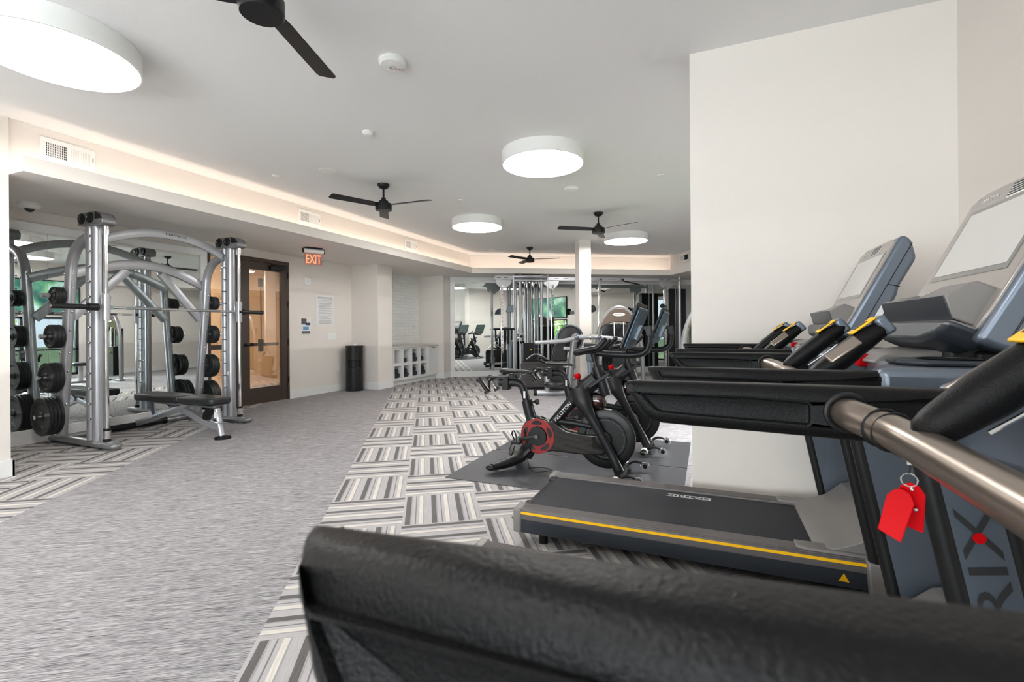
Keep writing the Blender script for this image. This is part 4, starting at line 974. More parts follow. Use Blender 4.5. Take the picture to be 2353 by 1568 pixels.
# ================================================================== EXERCISE BIKES ON MATS
def mat_at(x0, y0, x1, y1, lb):
    o = O('exercise_mat', box(BM(), x0, y0, 0.0, x1, y1, .006), MATF, None, .002); tag(o, lb, 'mat')
mat_at(-1.97, 3.31, -.17, 4.25, 'black rubber mat under the near exercise bike')
mat_at(-1.96, 4.275, -.17, 5.24, 'black rubber mat under the far exercise bike')
def bike():
    t = T('exercise_bike', '', 'exercise bike', group='black spin bikes with red flywheel covers')
    Z = .012
    # rear foot : swept wing
    bm = BM()
    for s in (-1, 1): tube(bm, [(-.42, 0, .17), (-.49, s * .04, .10), (-.58, s * .15, .062), (-.66, s * .25, .048)], [.075, .078, .066, .044], 16, 5, .62)
    O('rear_foot', bm, BIKEM, t)
    for s in (-1, 1):
        O('foot_cap', ball(BM(), (-.668, s * .262, .045), .036, 1.25, .9, .62), BLACK, t)
        O('levelling_foot', cyl(BM(), (-.63, s * .235, .006), (-.63, s * .235, .03), .018, 14), HUBGR, t)
    O('rear_stay', tube(BM(), [(-.46, 0, .11), (-.41, 0, .21), (-.37, 0, .32), (-.40, 0, .44)], [.055, .06, .056, .045], 16, 4, 1.2), BIKEM, t)
    sp = O('seat_tube', tube(BM(), [(-.385, 0, .36), (-.425, 0, .50), (-.445, 0, .58)], [.044, .044, .042], 20, 2, 1.08), BIKEM, t)
    O('seat_post', tube(BM(), [(-.44, 0, .56), (-.468, 0, .655), (-.49, 0, .705), (-.54, 0, .725), (-.62, 0, .722), (-.70, 0, .722)], .031, 18, 5, 1.08), BIKEM, t)
    O('height_scale', box(BM(), -.463, -.0325, .60, -.445, -.0315, .66, None), WTXT, sp)
    k = O('seat_knob', lathe(BM(), [(.001, 0), (.010, 0), (.010, .03), (.018, .04), (.026, .052), (.024, .066), (.012, .072), (.001, .072)], (-.405, 0, .565), (1, 0, .12), 20), BIKEM, t)
    O('slider_clamp', box(BM(), -.66, -.04, .665, -.60, .04, .775), BLACK, t, .006)
    O('slider_rail', box(BM(), -.80, -.026, .762, -.53, .026, .778), BLACKM, t, .004)
    O('seat_clamp', cyl(box(BM(), -.60, -.02, .77, -.54, .02, .80), (-.57, -.035, .79), (-.57, .035, .79), .014, 12), BLACK, t, .003)
    # saddle
    bm = BM(); P = [(-.685, .0, .824, .066, .020), (-.66, 0, .83, .078, .026), (-.60, 0, .826, .072, .026), (-.54, 0, .822, .042, .024), (-.46, 0, .824, .026, .021), (-.41, 0, .818, .021, .019), (-.388, 0, .808, .012, .012)]
    rings = []
    for x, y, z, w, h in P: rings.append([bm.verts.new((x, w * math.cos(2 * PI * q / 18), z + h * math.sin(2 * PI * q / 18) * (1 if math.sin(2 * PI * q / 18) > 0 else .7))) for q in range(18)])
    for i in range(len(P) - 1):
        for q in range(18): bm.faces.new([rings[i][q], rings[i][(q + 1) % 18], rings[i + 1][(q + 1) % 18], rings[i + 1][q]])
    bm.faces.new(rings[0][::-1]); bm.faces.new(rings[-1]); O('saddle', bm, BLACKM, t, sub=1)
    O('saddle_rail', tube(BM(), [(-.66, .03, .81), (-.60, .02, .795), (-.52, .02, .795), (-.44, .01, .81)], .004, 8, 3), CHROME, t)
    # weight holder behind the seat
    hb = O('weight_holder', tube(BM(), [(-.74, 0, .765), (-.80, 0, .73), (-.80, 0, .66)], .012, 8, 3), BLACK, t)
    for s in (-1, 1):
        O('holder_cup', tube(BM(), [(-.765, s * .075, .655), (-.835, s * .075, .745)], .010, 10, 1), CHROME, hb)
        O('holder_bar', cyl(cyl(cyl(BM(), (-.775, s * .10, .655), (-.845, s * .10, .75), .017, 14), (-.765, s * .10, .642), (-.778, s * .10, .66), .029, 16), (-.842, s * .10, .746), (-.855, s * .10, .764), .029, 16), BLACKM, hb)
    # main tube: from crank cover up to head
    mt = O('main_tube', tube(BM(), [(-.25, 0, .355), (-.12, 0, .50), (.0, 0, .635), (.08, 0, .715), (.16, 0, .79)], [.036, .042, .052, .064, .058], 20, 4, 1.1), BIKEM, t)
    d = V((.137, -.010, .155)).normalized()
    text('lettering', 'PELOTON', WTXT, mt, (-.112, -.0450, .508), d, (-d.z, 0, d.x), .205, .030, .0006)
    O('head_tube', tube(BM(), [(.245, 0, .655), (.205, 0, .77), (.165, 0, .885)], [.046, .052, .048], 20, 3, .9), BIKEM, t)
    O('bar_post', tube(BM(), [(.165, 0, .88), (.148, 0, .955), (.140, 0, 1.01)], [.034, .034, .036], 18, 2, .75), BIKEM, t)
    O('post_scale', box(BM(), .140, -.0275, .905, .158, -.0262, .97), WTXT, t)
    O('bar_knob', lathe(BM(), [(.001, 0), (.012, 0), (.012, .04), (.024, .055), (.028, .07), (.02, .084), (.001, .086)], (.21, 0, .835), (1, 0, .05), 20), BIKEM, t)
    rk = O('resistance_knob', lathe(BM(), [(.001, 0), (.014, 0), (.024, .012), (.027, .03), (.024, .046), (.012, .052), (.001, .052)], (.012, 0, .775), (-.25, 0, 1), 20), RED, t)
    O('knob_stem', tube(BM(), [(.035, 0, .68), (.02, 0, .75), (.012, 0, .785)], [.04, .018, .010], 14, 3), BIKEM, t)
    # fork legs either side of the flywheel
    for s in (-1, 1):
        O('fork_leg', tube(BM(), [(.03, s * .02, .70), (.065, s * .05, .60), (.125, s * .060, .49), (.20, s * .062, .36), (.29, s * .062, .20), (.355, s * .075, .065)], [.055, .046, .026, .021, .020, .026], 16, 5, 1.6), BIKEM, t)
    O('cross_stay', tube(BM(), [(-.19, 0, .420), (-.03, 0, .412), (.12, 0, .395)], .030, 16, 2, .95), BIKEM, t)
    O('brake_housing', ball(BM(), (.165, 0, .60), .085, .95, .52, .85, M=Matrix.Rotation(math.radians(35), 4, 'Y')), SMOKEC, t)
    O('magnet', prism(BM(), [(.13,.57),(.20,.57),(.215,.64),(.15,.65)], 'y', -.025, .025), REDD, t)
    O('phone_cradle', prism(BM(), [(.10, .725), (.13, .715), (.29, .83), (.27, .85)], 'y', -.075, -.06), BLACK, t, .004)
    # front foot
    bm = BM()
    for s in (-1, 1): tube(bm, [(.36, 0, .075), (.365, s * .10, .06), (.36, s * .19, .048), (.345, s * .265, .04)], [.045, .042, .036, .028], 14, 5, .6)
    O('front_foot', bm, BIKEM, t)
    for s in (-1, 1):
        fc = O('foot_cap', ball(BM(), (.345, s * .275, .040), .036, .9, 1.2, .6), BLACK, t)
        O('foot_band', torus(BM(), (.352, s * .235, .045), (0, 1, 0), .026, .008, 24, 8, 3), WHITE, t)
        O('wheel_arm', tube(BM(), [(.37, s * .20, .055), (.43, s * .215, .085), (.50, s * .215, .075)], [.020, .016, .010], 12, 4, .7), BIKEM, t)
        w_ = O('transport_wheel', lathe(BM(), [(.018, -.011), (.034, -.011), (.038, -.006), (.038, .006), (.034, .011), (.018, .011)], (.515, s * .215, .052), (0, 1, 0), 30), CHROME, t)
        O('wheel_hub', cyl(BM(), (.515, s * .215 - .013, .052), (.515, s * .215 + .013, .052), .018, 20), BLACK, w_)
        O('levelling_foot', cyl(BM(), (.40, s * .15, .006), (.40, s * .15, .035), .015, 12), HUBGR, t)
    # flywheel
    fwc = (.235, 0, .305)
    fwl = O('flywheel', lathe(BM(), [(.001, -.016), (.05, -.02), (.055, -.010), (.165, -.010), (.172, -.020), (.225, -.020), (.236, -.014), (.238, 0), (.236, .014), (.225, .020), (.172, .020), (.165, .010), (.055, .010), (.05, .02), (.001, .016)], fwc, (0, 1, 0), 72), FLYW, t)
    O('flywheel_ring', torus(BM(), (.235, -.0125, .305), (0, 1, 0), .150, .0035, 60, 6), HUBGR, fwl)
    O('hub_cover', ball(BM(), (.215, -.035, .300), .062, 1, .35, 1.15), SMOKE, t)
    # drive cover: crank disc + tapering belt guard
    cc = V((-.33, 0, .290))
    hull = []
    for k in range(-2, 15):
        a = math.radians(80 + k * 12.5); hull.append((cc.x + .158 * math.cos(a), cc.z + .158 * math.sin(a)))
    hull += [(-.20, .170), (.05, .165), (.215, .175), (.262, .22), (.262, .30), (.215, .335), (.06, .335), (-.08, .355), (-.21, .425)]
    O('belt_guard', prism(BM(), hull, 'y', -.045, .030), SMOKE, t, .014, 3)
    yc = -.0475
    rd = O('crank_disc', lathe(BM(), [(.082, 0), (.146, 0), (.146, .006), (.082, .006), (.082, 0)], (cc.x, yc - .004, cc.z), (0, 1, 0), 64), REDD, t)
    bm = BM()
    for k in range(5):
        a = math.radians(20 + 72 * k); c_ = V((cc.x + .114 * math.cos(a), yc - .006, cc.z + .114 * math.sin(a)))
        tv = V((-math.sin(a), 0, math.cos(a))); rv = V((math.cos(a), 0, math.sin(a)))
        vs = []
        for q in range(16):
            b_ = 2 * PI * q / 16; e = tv * .046 * math.cos(b_) + rv * .018 * math.sin(b_) - rv * (.046 * math.cos(b_)) ** 2 * 4.4; vs.append(bm.verts.new(c_ + e))
        bm.faces.new(vs)
    O('disc_windows', bm, SMOKE, rd)
    O('crank_hub', lathe(BM(), [(.001, 0), (.03, 0), (.035, .008), (.078, .012), (.080, .018), (.001, .018)], (cc.x, yc, cc.z), (0, -1, 0), 48), BLACKM, t)
    bm = BM()
    for k in range(5): a = 2 * PI * k / 5 + .3; ball(bm, (cc.x + .062 * math.cos(a), yc - .012, cc.z + .062 * math.sin(a)), .0045, seg=8, rings=5)
    O('hub_screws', bm, HUBGR, t)
    for s, dx, dz in ((-1, -.155, -.03), (1, .155, .03)):
        y_ = -.075 if s < 0 else .06
        cr = O('crank_arm', tube(BM(), [(cc.x, y_, cc.z), (cc.x + dx, y_ + s * .008, cc.z + dz)], 1, up=(0, 1, 0), sq=(.030, .014)), BLACKM, t)
        O('crank_bolt', cyl(BM(), (cc.x, y_ - .012, cc.z), (cc.x, y_ + .012, cc.z), .017, 16), HUBGR, cr)
        px_, pz_ = cc.x + dx, cc.z + dz
        pd = O('pedal', box(BM(), px_ - .045, y_ + s * .012, pz_ - .03, px_ + .035, y_ + s * .085, pz_ - .008, ), BLACKM, t, .006)
        O('toe_cage', tube(BM(), [(px_ - .03, y_ + s * .012, pz_ - .02), (px_ - .06, y_ + s * .02, pz_ + .04), (px_ - .03, y_ + s * .05, pz_ + .075), (px_ + .0, y_ + s * .08, pz_ + .05), (px_ + .01, y_ + s * .085, pz_ - .01)], .006, 8, 4), BLACK, pd)
        O('pedal_strap', tube(BM(), [(px_ - .05, y_ + s * .03, pz_ - .03), (px_ - .075, y_ + s * .05, pz_ - .10), (px_ - .05, y_ + s * .06, pz_ - .13), (px_ - .02, y_ + s * .06, pz_ - .05)], .005, 8, 4), BLACK, pd)
    # handlebar
    bm = BM()
    for s in (-1, 1):
        capsule(bm, [(.15, s * .03, 1.015), (.10, s * .12, 1.010), (.055, s * .20, 1.002), (.065, s * .235, 1.012), (.17, s * .238, 1.035), (.225, s * .235, 1.050), (.275, s * .228, 1.105)], .022, 14, 5)
    tube(bm, [(.11, -.12, 1.010), (.11, .12, 1.010)], .018, 14, 1); capsule(bm, [(.15, -.08, 1.015), (.22, -.085, 1.030), (.285, -.08, 1.095)], .017, 12, 4); capsule(bm, [(.15, .08, 1.015), (.22, .085, 1.030), (.285, .08, 1.095)], .017, 12, 4)
    O('handlebar', bm, BIKEM, t)
    O('tablet_arm', tube(BM(), [(.14, 0, 1.000), (.30, 0, .985), (.47, 0, .985), (.545, 0, 1.01), (.575, 0, 1.07), (.578, 0, 1.18)], .024, 18, 5, 1.12), BIKEM, t)
    O('arm_bracket', prism(BM(), [(.49, 1.205), (.595, 1.215), (.597, 1.13), (.560, 1.13), (.548, 1.180), (.49, 1.192)], 'y', -.025, .025), BLACK, t, .004)
    # tablet: tilted slab, screen towards the rider
    a, b = V((.385, 0, 1.030)), V((.525, 0, 1.385)); fd = (b - a).normalized(); fn = V((-fd.z, 0, fd.x)); Lh = (b - a).length
    Mt = Matrix(((0, fd.x, fn.x, a.x), (-1, 0, 0, 0), (0, fd.z, fn.z, a.z), (0, 0, 0, 1)))
    tb = O('tablet', prism(BM(), [(-.27, .02), (-.25, 0), (.25, 0), (.27, .02), (.27, Lh - .02), (.25, Lh), (-.25, Lh), (-.27, Lh - .02)], 'z', -.018, 0.0, Mt), BLACK, t, .004)
    O('tablet_glass', box(BM(), -.255, .015, -.001, .255, Lh - .015, .0012, Mt), TVM, tb)
    O('tablet_back', prism(BM(), [(-.25, .03), (.25, .03), (.25, Lh - .03), (-.25, Lh - .03)], 'z', -.045, -.016, Mt), SCRB, tb, .012, 3)
    O('tablet_hinge', box(BM(), -.06, .10, -.075, .06, .22, -.04, Mt), BLUEG, tb, .006)
    O('power_cable', tube(BM(), [(-.43, -.03, .08), (-.36, -.12, .012), (-.26, -.10, .012), (-.22, -.02, .012), (-.32, .0, .012), (-.42, -.06, .012)], .0035, 6, 5), BLACK, t)
    return t
b1 = bike(); b1.location = (-1.0, 3.80, .006); b1['label'] = 'near black exercise bike with red crank disc and PELOTON on its frame'
dup(b1, (-.905, 4.76, .006), None, 'far black exercise bike, mostly hidden behind the near bike')

# ================================================================== FAR MACHINES
def cable_station():
    t = T('cable_crossover', 'wide silver cable crossover station with tall tube towers against the far mirrors', 'gym machine', FO, TH)
    yf, yr = -0.90, -0.42
    def post(n, x, y, r=.032, z1=2.50, m=SILVER): return O(n, cyl(BM(), (x, y, .04), (x, y, z1), r, 20), m, t)
    for x in (1.46, 1.62, 2.14, 2.30): post('post', x, yf)
    for x in (1.60, 2.16): post('post', x, yr, .03)
    O('top_hoop', tube(BM(), [(1.46, yf, 2.45), (1.62, yf - .05, 2.45), (1.88, yf - .09, 2.45), (2.14, yf - .05, 2.45), (2.30, yf, 2.45)], .035, 16, 5), SILVER, t)
    O('top_hoop', tube(BM(), [(1.46, yf, 2.36), (1.62, yf - .03, 2.36), (1.88, yf - .06, 2.36), (2.14, yf - .03, 2.36), (2.30, yf, 2.36)], .03, 16, 5), SILVER, t)
    O('top_cap', prism(BM(), [(1.55, yf - .05), (2.20, yf - .05), (2.25, yr), (1.50, yr)], 'z', 2.40, 2.47), SILVERD, t, .01)
    # beams with slotted brackets
    bl = O('beam', prism(BM(), [(.94, 2.37), (1.02, 2.47), (1.46, 2.47), (1.46, 2.37)], 'y', yf - .03, yf + .03), SILVER, t, .006)
    for x in (1.10, 1.27): O('slot', capsule(BM(), [(x - .035, yf - .032, 2.42), (x + .035, yf - .032, 2.42)], .016, 10, 1, .4), HUBGR, bl)
    br = O('beam', box(BM(), 2.30, yf - .04, 2.36, 5.62, yf + .04, 2.46), SILVER, t, .012)
    for x in (2.52, 2.75, 5.25, 5.45): O('slot', capsule(BM(), [(x - .04, yf - .042, 2.415), (x + .04, yf - .042, 2.415)], .016, 10, 1, .4), HUBGR, br)
    text('lettering', 'MATRIX', DTXT, br, (3.93, yf - .0405, 2.415), (1, 0, 0), (0, 0, 1), .20, .024, .0004)
    for x in (3.60, 4.16): O('pull_up_handle', capsule(BM(), [(x + .05, yf - .03, 2.42), (x - .05, yf - .30, 2.37)], .02, 12, 1), BLACK, t)
    O('pull_up_handle', capsule(BM(), [(4.22, yf - .10, 2.36), (4.55, yf - .25, 2.27)], .018, 12, 1), BLACK, t)
    # bracket plates with columns of holes
    for x, c in ((1.18, 1), (2.42, -1), (5.36, 1)):
        O('bracket_plate', prism(BM(), [(x - .16, 2.37), (x + .22 * 1, 2.37), (x + .22, 2.28), (x + .07, 2.16), (x - .02, 2.16), (x - .13, 2.26)] if c > 0 else [(x + .16, 2.37), (x - .22, 2.37), (x - .22, 2.28), (x - .07, 2.16), (x + .02, 2.16), (x + .13, 2.26)], 'y', yf - .028, yf - .014), SILVER, t, .003)
        cm = O('pulley_column', box(BM(), x - .032, yf - .03, .06, x + .032, yf + .034, 2.26), CHROME, t, .008)
        bm = BM(); z = .3
        while z < 2.2: cyl(bm, (x, yf - .031, z), (x, yf - .0325, z), .008, 8); z += .09
        O('pin_holes', bm, BLACK, cm)
    # weight stacks between the tower posts and in the right tower
    for x0, x1, pl in ((1.70, 2.06, 1), (5.48, 5.68, 0), (5.74, 5.98, 0)):
        stk = O('weight_stack', box(BM(), x0, yf + .06, .10, x1, yf + .22, .86 if pl else 2.20), BLACK, t, .004)
        if pl:
            bm = BM()
            for k in range(17): box(bm, x0 - .002, yf + .056, .12 + k * .044, x1 + .002, yf + .06, .155 + k * .044)
            O('stack_plates', bm, IRON, stk)
            O('selector_pin', ball(BM(), ((x0 + x1) / 2, yf + .03, .70), .026), YEL, stk)
        else:
            O('shroud_edge', box(box(BM(), x0 - .006, yf + .05, .10, x0 + .01, yf + .07, 2.20), x1 - .01, yf + .05, .10, x1 + .006, yf + .07, 2.20), SILVERD, stk)
    for x in (1.76, 1.83, 1.93, 2.00): O('guide_rod', cyl(BM(), (x, yf + .13, .86), (x, yf + .13, 2.36), .011, 12), CHROME, t)
    for i, x in enumerate((1.68, 1.76, 1.84, 1.92, 2.00, 2.08)):
        O('pulley', lathe(BM(), [(.001, -.012), (.03, -.012), (.055, -.010), (.05, 0), (.055, .010), (.03, .012), (.001, .012)], (x, yf - .0, 2.24 - .05 * (i % 2)), (1, .2 * (-1) ** i, 0), 24), BLACK, t)
        O('pulley_hanger', tube(BM(), [(x, yf, 2.38), (x + .02, yf, 2.24 - .05 * (i % 2))], 1, up=(0, 1, 0), sq=(.03, .01)), CHROME, t)
    for x in (1.72, 1.88, 1.96, 2.05): O('cable', cyl(BM(), (x, yf - .02, .9), (x, yf - .02, 2.25), .004, 6), BLACK, t)
    # lat seat, roller pads, low row pulley
    O('thigh_pad', capsule(BM(), [(1.18, yf - .18, 1.20), (1.42, yf - .18, 1.20)], .025, 14, 1), BLACK, t)
    O('pad_post', tube(BM(), [(1.30, yf - .16, 1.19), (1.30, yf - .12, .85)], 1, up=(0, 1, 0), sq=(.05, .03)), BLACK, t)
    O('corner_guard', prism(BM(), [(1.26, 1.60), (1.44, 1.60), (1.44, 1.78), (1.36, 1.76), (1.28, 1.69)], 'y', yf - .08, yf + .0), BLUEG, t, .006)
    for z in (1.02, .88): O('peg', cyl(BM(), (1.62, yf - .10, z), (1.62, yf + .02, z), .03, 16), BLACK, t)
    lp = O('low_pulley', lathe(BM(), [(.012, -.012), (.04, -.012), (.085, -.010), (.08, 0), (.085, .010), (.04, .012), (.012, .012)], (1.18, yf - .16, .20), (.7, .7, 0), 32), BLACK, t)
    O('low_pulley', lathe(BM(), [(.012, -.012), (.04, -.012), (.07, -.010), (.066, 0), (.07, .010), (.04, .012), (.012, .012)], (1.20, yf - .16, .34), (.7, .7, 0), 32), BLACK, t)
    O('pulley_plate', prism(BM(), [(1.10, .08), (1.26, .08), (1.28, .42), (1.16, .42)], 'y', yf - .15, yf - .135), CHROME, t, .003)
    # right tower
    post('post', 5.75, yf - .02, .038, 2.50); post('post', 5.70, yr, .03, 2.4)
    O('top_arm', tube(BM(), [(5.75, yf - .02, 2.40), (5.50, yf - .02, 2.40)], .04, 16, 1), SILVER, t)
    O('pulley_carriage', box(BM(), 5.29, yf - .10, 1.55, 5.38, yf - .03, 1.78), BLUEG, t, .01)
    for z in (1.62, 1.75): O('pulley', lathe(BM(), [(.001, -.012), (.06, -.010), (.055, 0), (.06, .010), (.001, .012)], (5.24, yf - .10, z), (.3, 1, 0), 24), BLACK, t)
    # floor frame
    for x in (1.18, 1.54, 2.22, 5.36, 5.75): O('floor_foot', capsule(BM(), [(x, yf - .35 if x < 5 else yf - .05, .035), (x, yr + .05, .035)], .032, 12, 1), SILVERD, t)
    O('floor_beam', box(BM(), 1.0, yf - .03, 0, 5.9, yf + .03, .05), SILVERD, t, .008)
    # strap handle on mid wall pulley
    O('pulley_arm', box(BM(), 3.42, yf - .06, 1.60, 3.54, yf + .0, 1.70), SILVER, t, .006); O('pulley_column', box(BM(), 3.58, yf - .03, .06, 3.64, yf + .03, 2.38), CHROME, t, .008)
    O('pulley', lathe(BM(), [(.001, -.012), (.09, -.010), (.085, 0), (.09, .010), (.001, .012)], (3.40, yf - .08, 1.68), (.25, 1, 0), 28), BLACK, t)
    return t
cable_station()
for x, z, lb in ((3.30, 1.34, 'black strap handle hanging from a pulley right of the column'), (5.19, 1.46, 'black strap handle hanging from the right cable tower')):
    q = F(x, -1.0)
    t = T('strap_handle', lb, 'handle', (q[0], q[1], z), TH, 'black strap handles on the cable station')
    O('strap', tube(BM(), [(0, 0, .12), (-.03, 0, .09), (-.04, 0, -.02), (-.035, 0, -.10)], .008, 8, 4), BLACK, t); O('strap', tube(BM(), [(0, 0, .12), (.03, 0, .09), (.04, 0, -.02), (.035, 0, -.10)], .008, 8, 4), BLACK, t)
    O('grip', cyl(BM(), (-.06, 0, -.11), (.06, 0, -.11), .016, 14), BLACK, t); O('snap_hook', torus(cyl(BM(), (0, 0, .13), (0, 0, .22), .003, 8), (0, 0, .135), (0, 1, 0), .014, .003, 18, 6), CHROME, t)

def arch_machine(lb, loc, rz):
    t = T('weight_stack_machine', lb, 'gym machine', loc, rz, None)
    pts = [(-.46, 0, .03), (-.45, 0, .45), (-.43, 0, .85), (-.38, 0, 1.16), (-.28, 0, 1.40), (-.14, 0, 1.56), (0, 0, 1.61), (.14, 0, 1.56), (.28, 0, 1.40), (.38, 0, 1.16), (.43, 0, .85), (.45, 0, .45), (.46, 0, .03)]
    O('arch_frame', tube(BM(), pts, .042, 18, 6), SILVERD, t)
    cap = [(-.37, 1.19), (-.30, 1.37), (-.19, 1.51), (-.07, 1.59), (.07, 1.59), (.19, 1.51), (.30, 1.37), (.37, 1.19), (.28, 1.26), (.15, 1.31), (0, 1.325), (-.15, 1.31), (-.28, 1.26)]
    ch = O('arch_cover', prism(BM(), cap, 'y', -.06, .05), BRONZE, t, .012, 3)
    O('logo_plate', lathe(BM(), [(.001, .0), (.075, .0), (.08, .006)], (0, -.0595, 1.47), (0, -1, 0), 36), WHITE, ch).scale = (1, 1, 1)
    ch.children[0].data.transform(Matrix.Translation((0, 0, 1.47)) @ Matrix.Diagonal((1.5, 1, .42, 1)) @ Matrix.Translation((0, 0, -1.47)))
    text('lettering', 'MATRIX', DTXT, ch, (0, -.068, 1.47), (1, 0, 0), (0, 0, 1), .15, .022, .0004)
    O('rear_panel', box(BM(), -.33, .08, .10, .33, .10, 1.28), SMOKE, t, .004)
    stk = O('weight_stack', box(BM(), -.13, -.04, .12, .13, .06, .84), BLACK, t, .004)
    bm = BM()
    for k in range(16): box(bm, -.132, -.044, .14 + k * .044, .132, -.04, .174 + k * .044)
    O('stack_plates', bm, IRON, stk); O('selector_pin', ball(BM(), (.02, -.07, .70), .024), YEL, stk)
    for x in (-.09, .09): O('guide_rod', cyl(BM(), (x, 0, .84), (x, 0, 1.34), .011, 12), CHROME, t)
    O('cable', cyl(BM(), (0, 0, .84), (0, 0, 1.25), .005, 8), BLACK, t)
    O('pulley', lathe(BM(), [(.001, -.014), (.055, -.012), (.05, 0), (.055, .012), (.001, .014)], (0, 0, 1.24), (0, 1, 0), 28), BLACK, t)
    O('base_frame', box(box(BM(), -.50, -.05, 0, .50, .06, .05), -.04, -1.0, 0, .04, 0, .05), SILVERD, t, .01)
    O('seat_pad', box(BM(), -.19, -.80, .40, .19, -.42, .48), UPH, t, .03, 4); O('seat_post', tube(BM(), [(0, -.62, .05), (0, -.62, .41)], 1, up=(0, 1, 0), sq=(.08, .08)), SILVER, t)
    return t
arch_machine('silver arched weight stack machine with a bronze MATRIX cover, right of the column', (-1.62, 9.40, 0), math.radians(12))
arch_machine('silver arched machine cut off by the edge of the white stub wall', (0.10, 7.00, 0), math.radians(8))

def lever_machine():
    # multi-press style machine in front of the column
    t = T('lever_machine', 'silver lever arm machine with black pads in front of the column', 'gym machine', (-2.30, 8.22, 0), math.radians(22.5))
    # local x = to the right of the photo, y = away
    O('floor_bar', capsule(BM(), [(-.60, 0, .05), (.12, 0, .05)], .05, 16, 1), SILVER, t)
    for x in (-.62, .10): O('bar_cap', cyl(BM(), (x - .03, 0, .05), (x + .03, 0, .05), .056, 18), BLACK, t)
    O('orange_foot', ball(BM(), (.02, -.12, .03), .05, 1.3, .8, .5), ORANGE, t)
    O('front_post', tube(BM(), [(-.40, 0, .06), (-.40, 0, .40), (-.36, .05, .46)], .048, 16, 3), SILVER, t)
    O('main_post', tube(BM(), [(-.02, .08, .04), (.02, .08, .35), (.09, .08, .95), (.12, .08, 1.08)], .062, 18, 4), SILVERD, t)
    O('rear_post', tube(BM(), [(.42, .15, .04), (.42, .15, .55), (.40, .15, .72)], 1, up=(0, 1, 0), sq=(.13, .10)), BLUEG, t)
    O('post_head', box(BM(), .33, .08, .60, .52, .24, .76), BLUEG, t, .02, 3)
    O('hub_post', cyl(BM(), (.13, .06, .96), (.13, .06, 1.12), .045, 20), SILVERD, t)
    O('lever_arm', capsule(BM(), [(-.60, -.02, .955), (-.30, -.02, .965), (-.08, -.01, .985), (.10, 0, 1.03), (.18, 0, 1.04)], [.032, .038, .040, .040, .036], 16, 5), SILVER, t)
    O('lever_arm', capsule(BM(), [(.50, .02, 1.04), (.72, .04, 1.02), (.98, .05, .99)], [.036, .038, .032], 16, 4), SILVER, t)
    O('cross_tube', cyl(BM(), (.12, 0, 1.045), (.52, 0, 1.045), .042, 20), SILVER, t)
    for x in (.13, .54): O('pivot_cap', ball(BM(), (x, -.02, 1.04), .045), BLUEG, t)
    for x in (.22, .38): O('u_clamp', torus(BM(), (x, 0, 1.045), (1, 0, 0), .050, .008, 24, 8), CHROME, t)
    O('roller_pad', cyl(BM(), (.24, -.14, .88), (.58, -.14, .88), .072, 28), UPH, t, .012, 3)
    O('roller_axle', cyl(BM(), (.20, -.14, .88), (.66, -.14, .88), .018, 12), CHROME, t)
    O('round_pad', lathe(BM(), [(.001, -.05), (.20, -.05), (.24, -.03), (.25, 0), (.24, .04), (.20, .05), (.001, .05)], (.05, .32, 1.02), (0, 1, 0), 48), UPH, t)
    O('pad_rim', torus(BM(), (.05, .26, 1.02), (0, 1, 0), .235, .018, 48, 8), BLUEG, t)
    bp = O('back_pad', prism(BM(), [(-.28, .60), (-.30, .68), (-.27, .86), (-.20, .96), (-.04, .96), (-.02, .60)], 'y', .12, .22), UPH, t, .03, 4)
    O('back_pad', prism(BM(), [(-.32, .06), (-.32, .50), (-.28, .58), (-.04, .58), (-.06, .06)], 'y', .12, .22), UPH, t, .03, 4)
    for z in (.84, .52, .10): O('pad_bracket', box(BM(), -.10, .06, z - .035, .06, .12, z + .035), SILVER, t, .02, 3)
    O('seat_pad', lathe(BM(), [(.001, -.05), (.15, -.05), (.19, -.02), (.19, .02), (.16, .05), (.001, .05)], (-.28, -.05, .20), (0, 0, 1), 36), UPH, t)
    O('base_tube', tube(BM(), [(-.02, .08, .05), (.30, .12, .05), (.80, .15, .05)], .05, 14, 2), BLUEG, t)
    O('side_cover', prism(BM(), [(.42, .10), (.95, .06), (1.0, .14), (.85, .30), (.60, .34), (.42, .32)], 'y', .05, .12), BLUEG, t, .02, 3)
    return t
lever_machine()
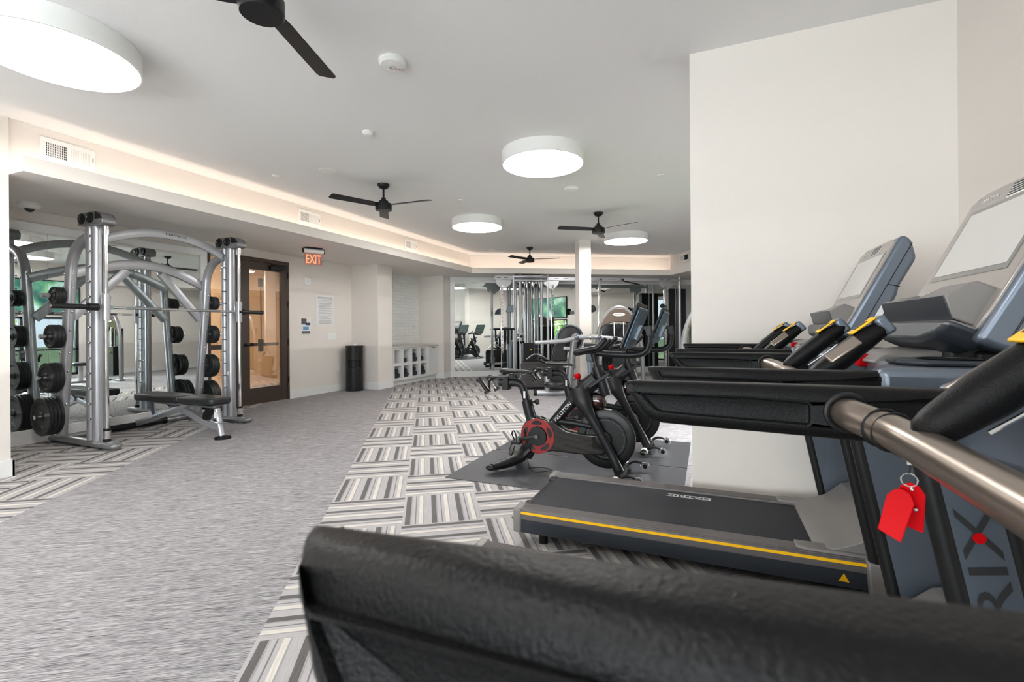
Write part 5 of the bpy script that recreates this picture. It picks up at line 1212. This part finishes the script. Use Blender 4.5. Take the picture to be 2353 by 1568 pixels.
def foot_plate():
    t = T('leg_press', 'leg press with a large ribbed black footplate behind the near bike seat', 'gym machine', (-3.02, 8.80, 0), math.radians(22.5))
    M = Matrix.Rotation(math.radians(-8), 4, 'X')
    o = O('footplate', prism(BM(), [(-.40, .10), (-.36, .05), (.34, .05), (.40, .12), (.40, .50), (.36, .55), (-.38, .55), (-.42, .50)], 'y', -.02, .02, M), mat('footplate_rubber', srgb(58, 54, 54), .55), t, .012, 3)
    bm = BM()
    for k in range(9): box(bm, -.38, -.024, .10 + k * .05, .37, -.019, .104 + k * .05, M)
    for k in range(5): box(bm, -.30 + k * .02, -.024, .08, -.297 + k * .02, -.019, .52, M)
    O('tread_grooves', bm, BLACK, o); O('plate_bolts', ball(ball(ball(BM(), (-.15, -.025, .42), .012), (.02, -.025, .22), .012), (.0, -.03, .35), .010), CHROME, o)
    O('guide_rail', tube(BM(), [(-.40, .10, .08), (.0, .25, .12), (.80, .55, .16)], .04, 14, 2), SILVER, t); O('floor_bar', box(BM(), -.45, .05, 0, .45, .15, .07), BLACK, t, .01)
    O('frame_brace', tube(BM(), [(0, .04, .30), (.35, .30, .10), (.62, .45, .06)], 1, up=(0, 1, 0), sq=(.07, .05)), BLACK, t)
    ac = O('adjuster_arm', tube(BM(), [(-.30, .02, .60), (-.15, .0, .70), (.0, 0, .66), (.10, 0, .60)], .014, 10, 4), CHROME, t)
    O('adjuster_grip', capsule(capsule(BM(), [(-.05, -.02, .64), (.14, -.02, .57)], .022, 12, 1), [(-.10, -.05, .60), (.08, -.05, .53)], .022, 12, 1), BLACK, t)
    O('selector_frame', box(box(box(box(BM(), -.16, 0, .68, -.145, .02, .90), .02, 0, .68, .035, .02, .90), -.16, 0, .80, .035, .02, .815), -.16, 0, .70, .035, .02, .715), CHROME, t)
foot_plate()
k = NT('tv_painted_reflection'); tcx = k.n('ShaderNodeTexCoord'); nzx = k.n('ShaderNodeTexNoise'); nzx.inputs['Scale'].default_value = 2.2; k.l(tcx.outputs['Object'], nzx.inputs['Vector'])
cx_ = k.ramp(nzx.outputs[0], [(.35, srgb(40, 80, 78)), (.5, srgb(80, 140, 120)), (.6, srgb(120, 180, 130)), (.7, srgb(170, 205, 200))], 'LINEAR')
k.l(cx_, k.b.inputs['Base Color']); k.l(cx_, k.b.inputs['Emission Color']); k.b.inputs['Emission Strength'].default_value = .16; k.b.inputs['Roughness'].default_value = .2  # green outdoor reflection painted into the screen, with a faint glow
TVREFL = k.m
# free-standing weight bench beside the right windows and the wall television, seen in the far mirrors
t = T('television', 'large wall television reflected green in the far mirrors', 'television', (2.2, 6.3, 2.10))
O('tv_body', box(BM(), -.05, -1.0, -.45, -.001, 1.0, .45), BLACK, t, .006)
O('tv_screen', box(BM(), -.053, -.97, -.42, -.050, .97, .42), TVREFL, t)

# ------------------------------------------------------------------ outside
st(O('ground', box(BM(), 2.4, -20, -.2, 40, 40, -.1), LAWN))
def tree(loc, h, lb):
    t = T('tree', lb, 'tree', loc, 0, 'young trees outside the right windows')
    O('trunk', tube(BM(), [(0, 0, 0), (.03, .02, h * .3), (0, .04, h * .6), (.03, 0, h * .8)], [.06, .05, .035, .015], 10, 3), BARK, t)
    bm = BM(); rnd = random.Random(h)
    for _ in range(1500):
        a, b, r = rnd.uniform(0, 2 * PI), rnd.uniform(-1, 1), rnd.random() ** .4 * h * .34
        c = V((r * math.cos(a) * math.sqrt(1 - b * b), r * math.sin(a) * math.sqrt(1 - b * b), h * .68 + r * b * .9))
        M = Matrix.Translation(c) @ Matrix.Rotation(rnd.uniform(0, 6), 4, V((rnd.uniform(-1, 1), rnd.uniform(-1, 1), 1)))
        s_ = rnd.uniform(.05, .1); _addv(bm, [(-s_, 0, 0), (0, -s_ * .5, .01), (s_, 0, 0), (0, s_ * .5, .01)], [(0, 1, 2, 3)], M)
    O('crown', bm, LEAF, t, fix=False)
tree((4.6, 4.3, -.1), 2.3, 'green young tree outside, right one seen in the mirror under the television')
tree((5.0, 6.2, -.1), 2.6, 'green young tree outside, left one seen in the mirror under the television')
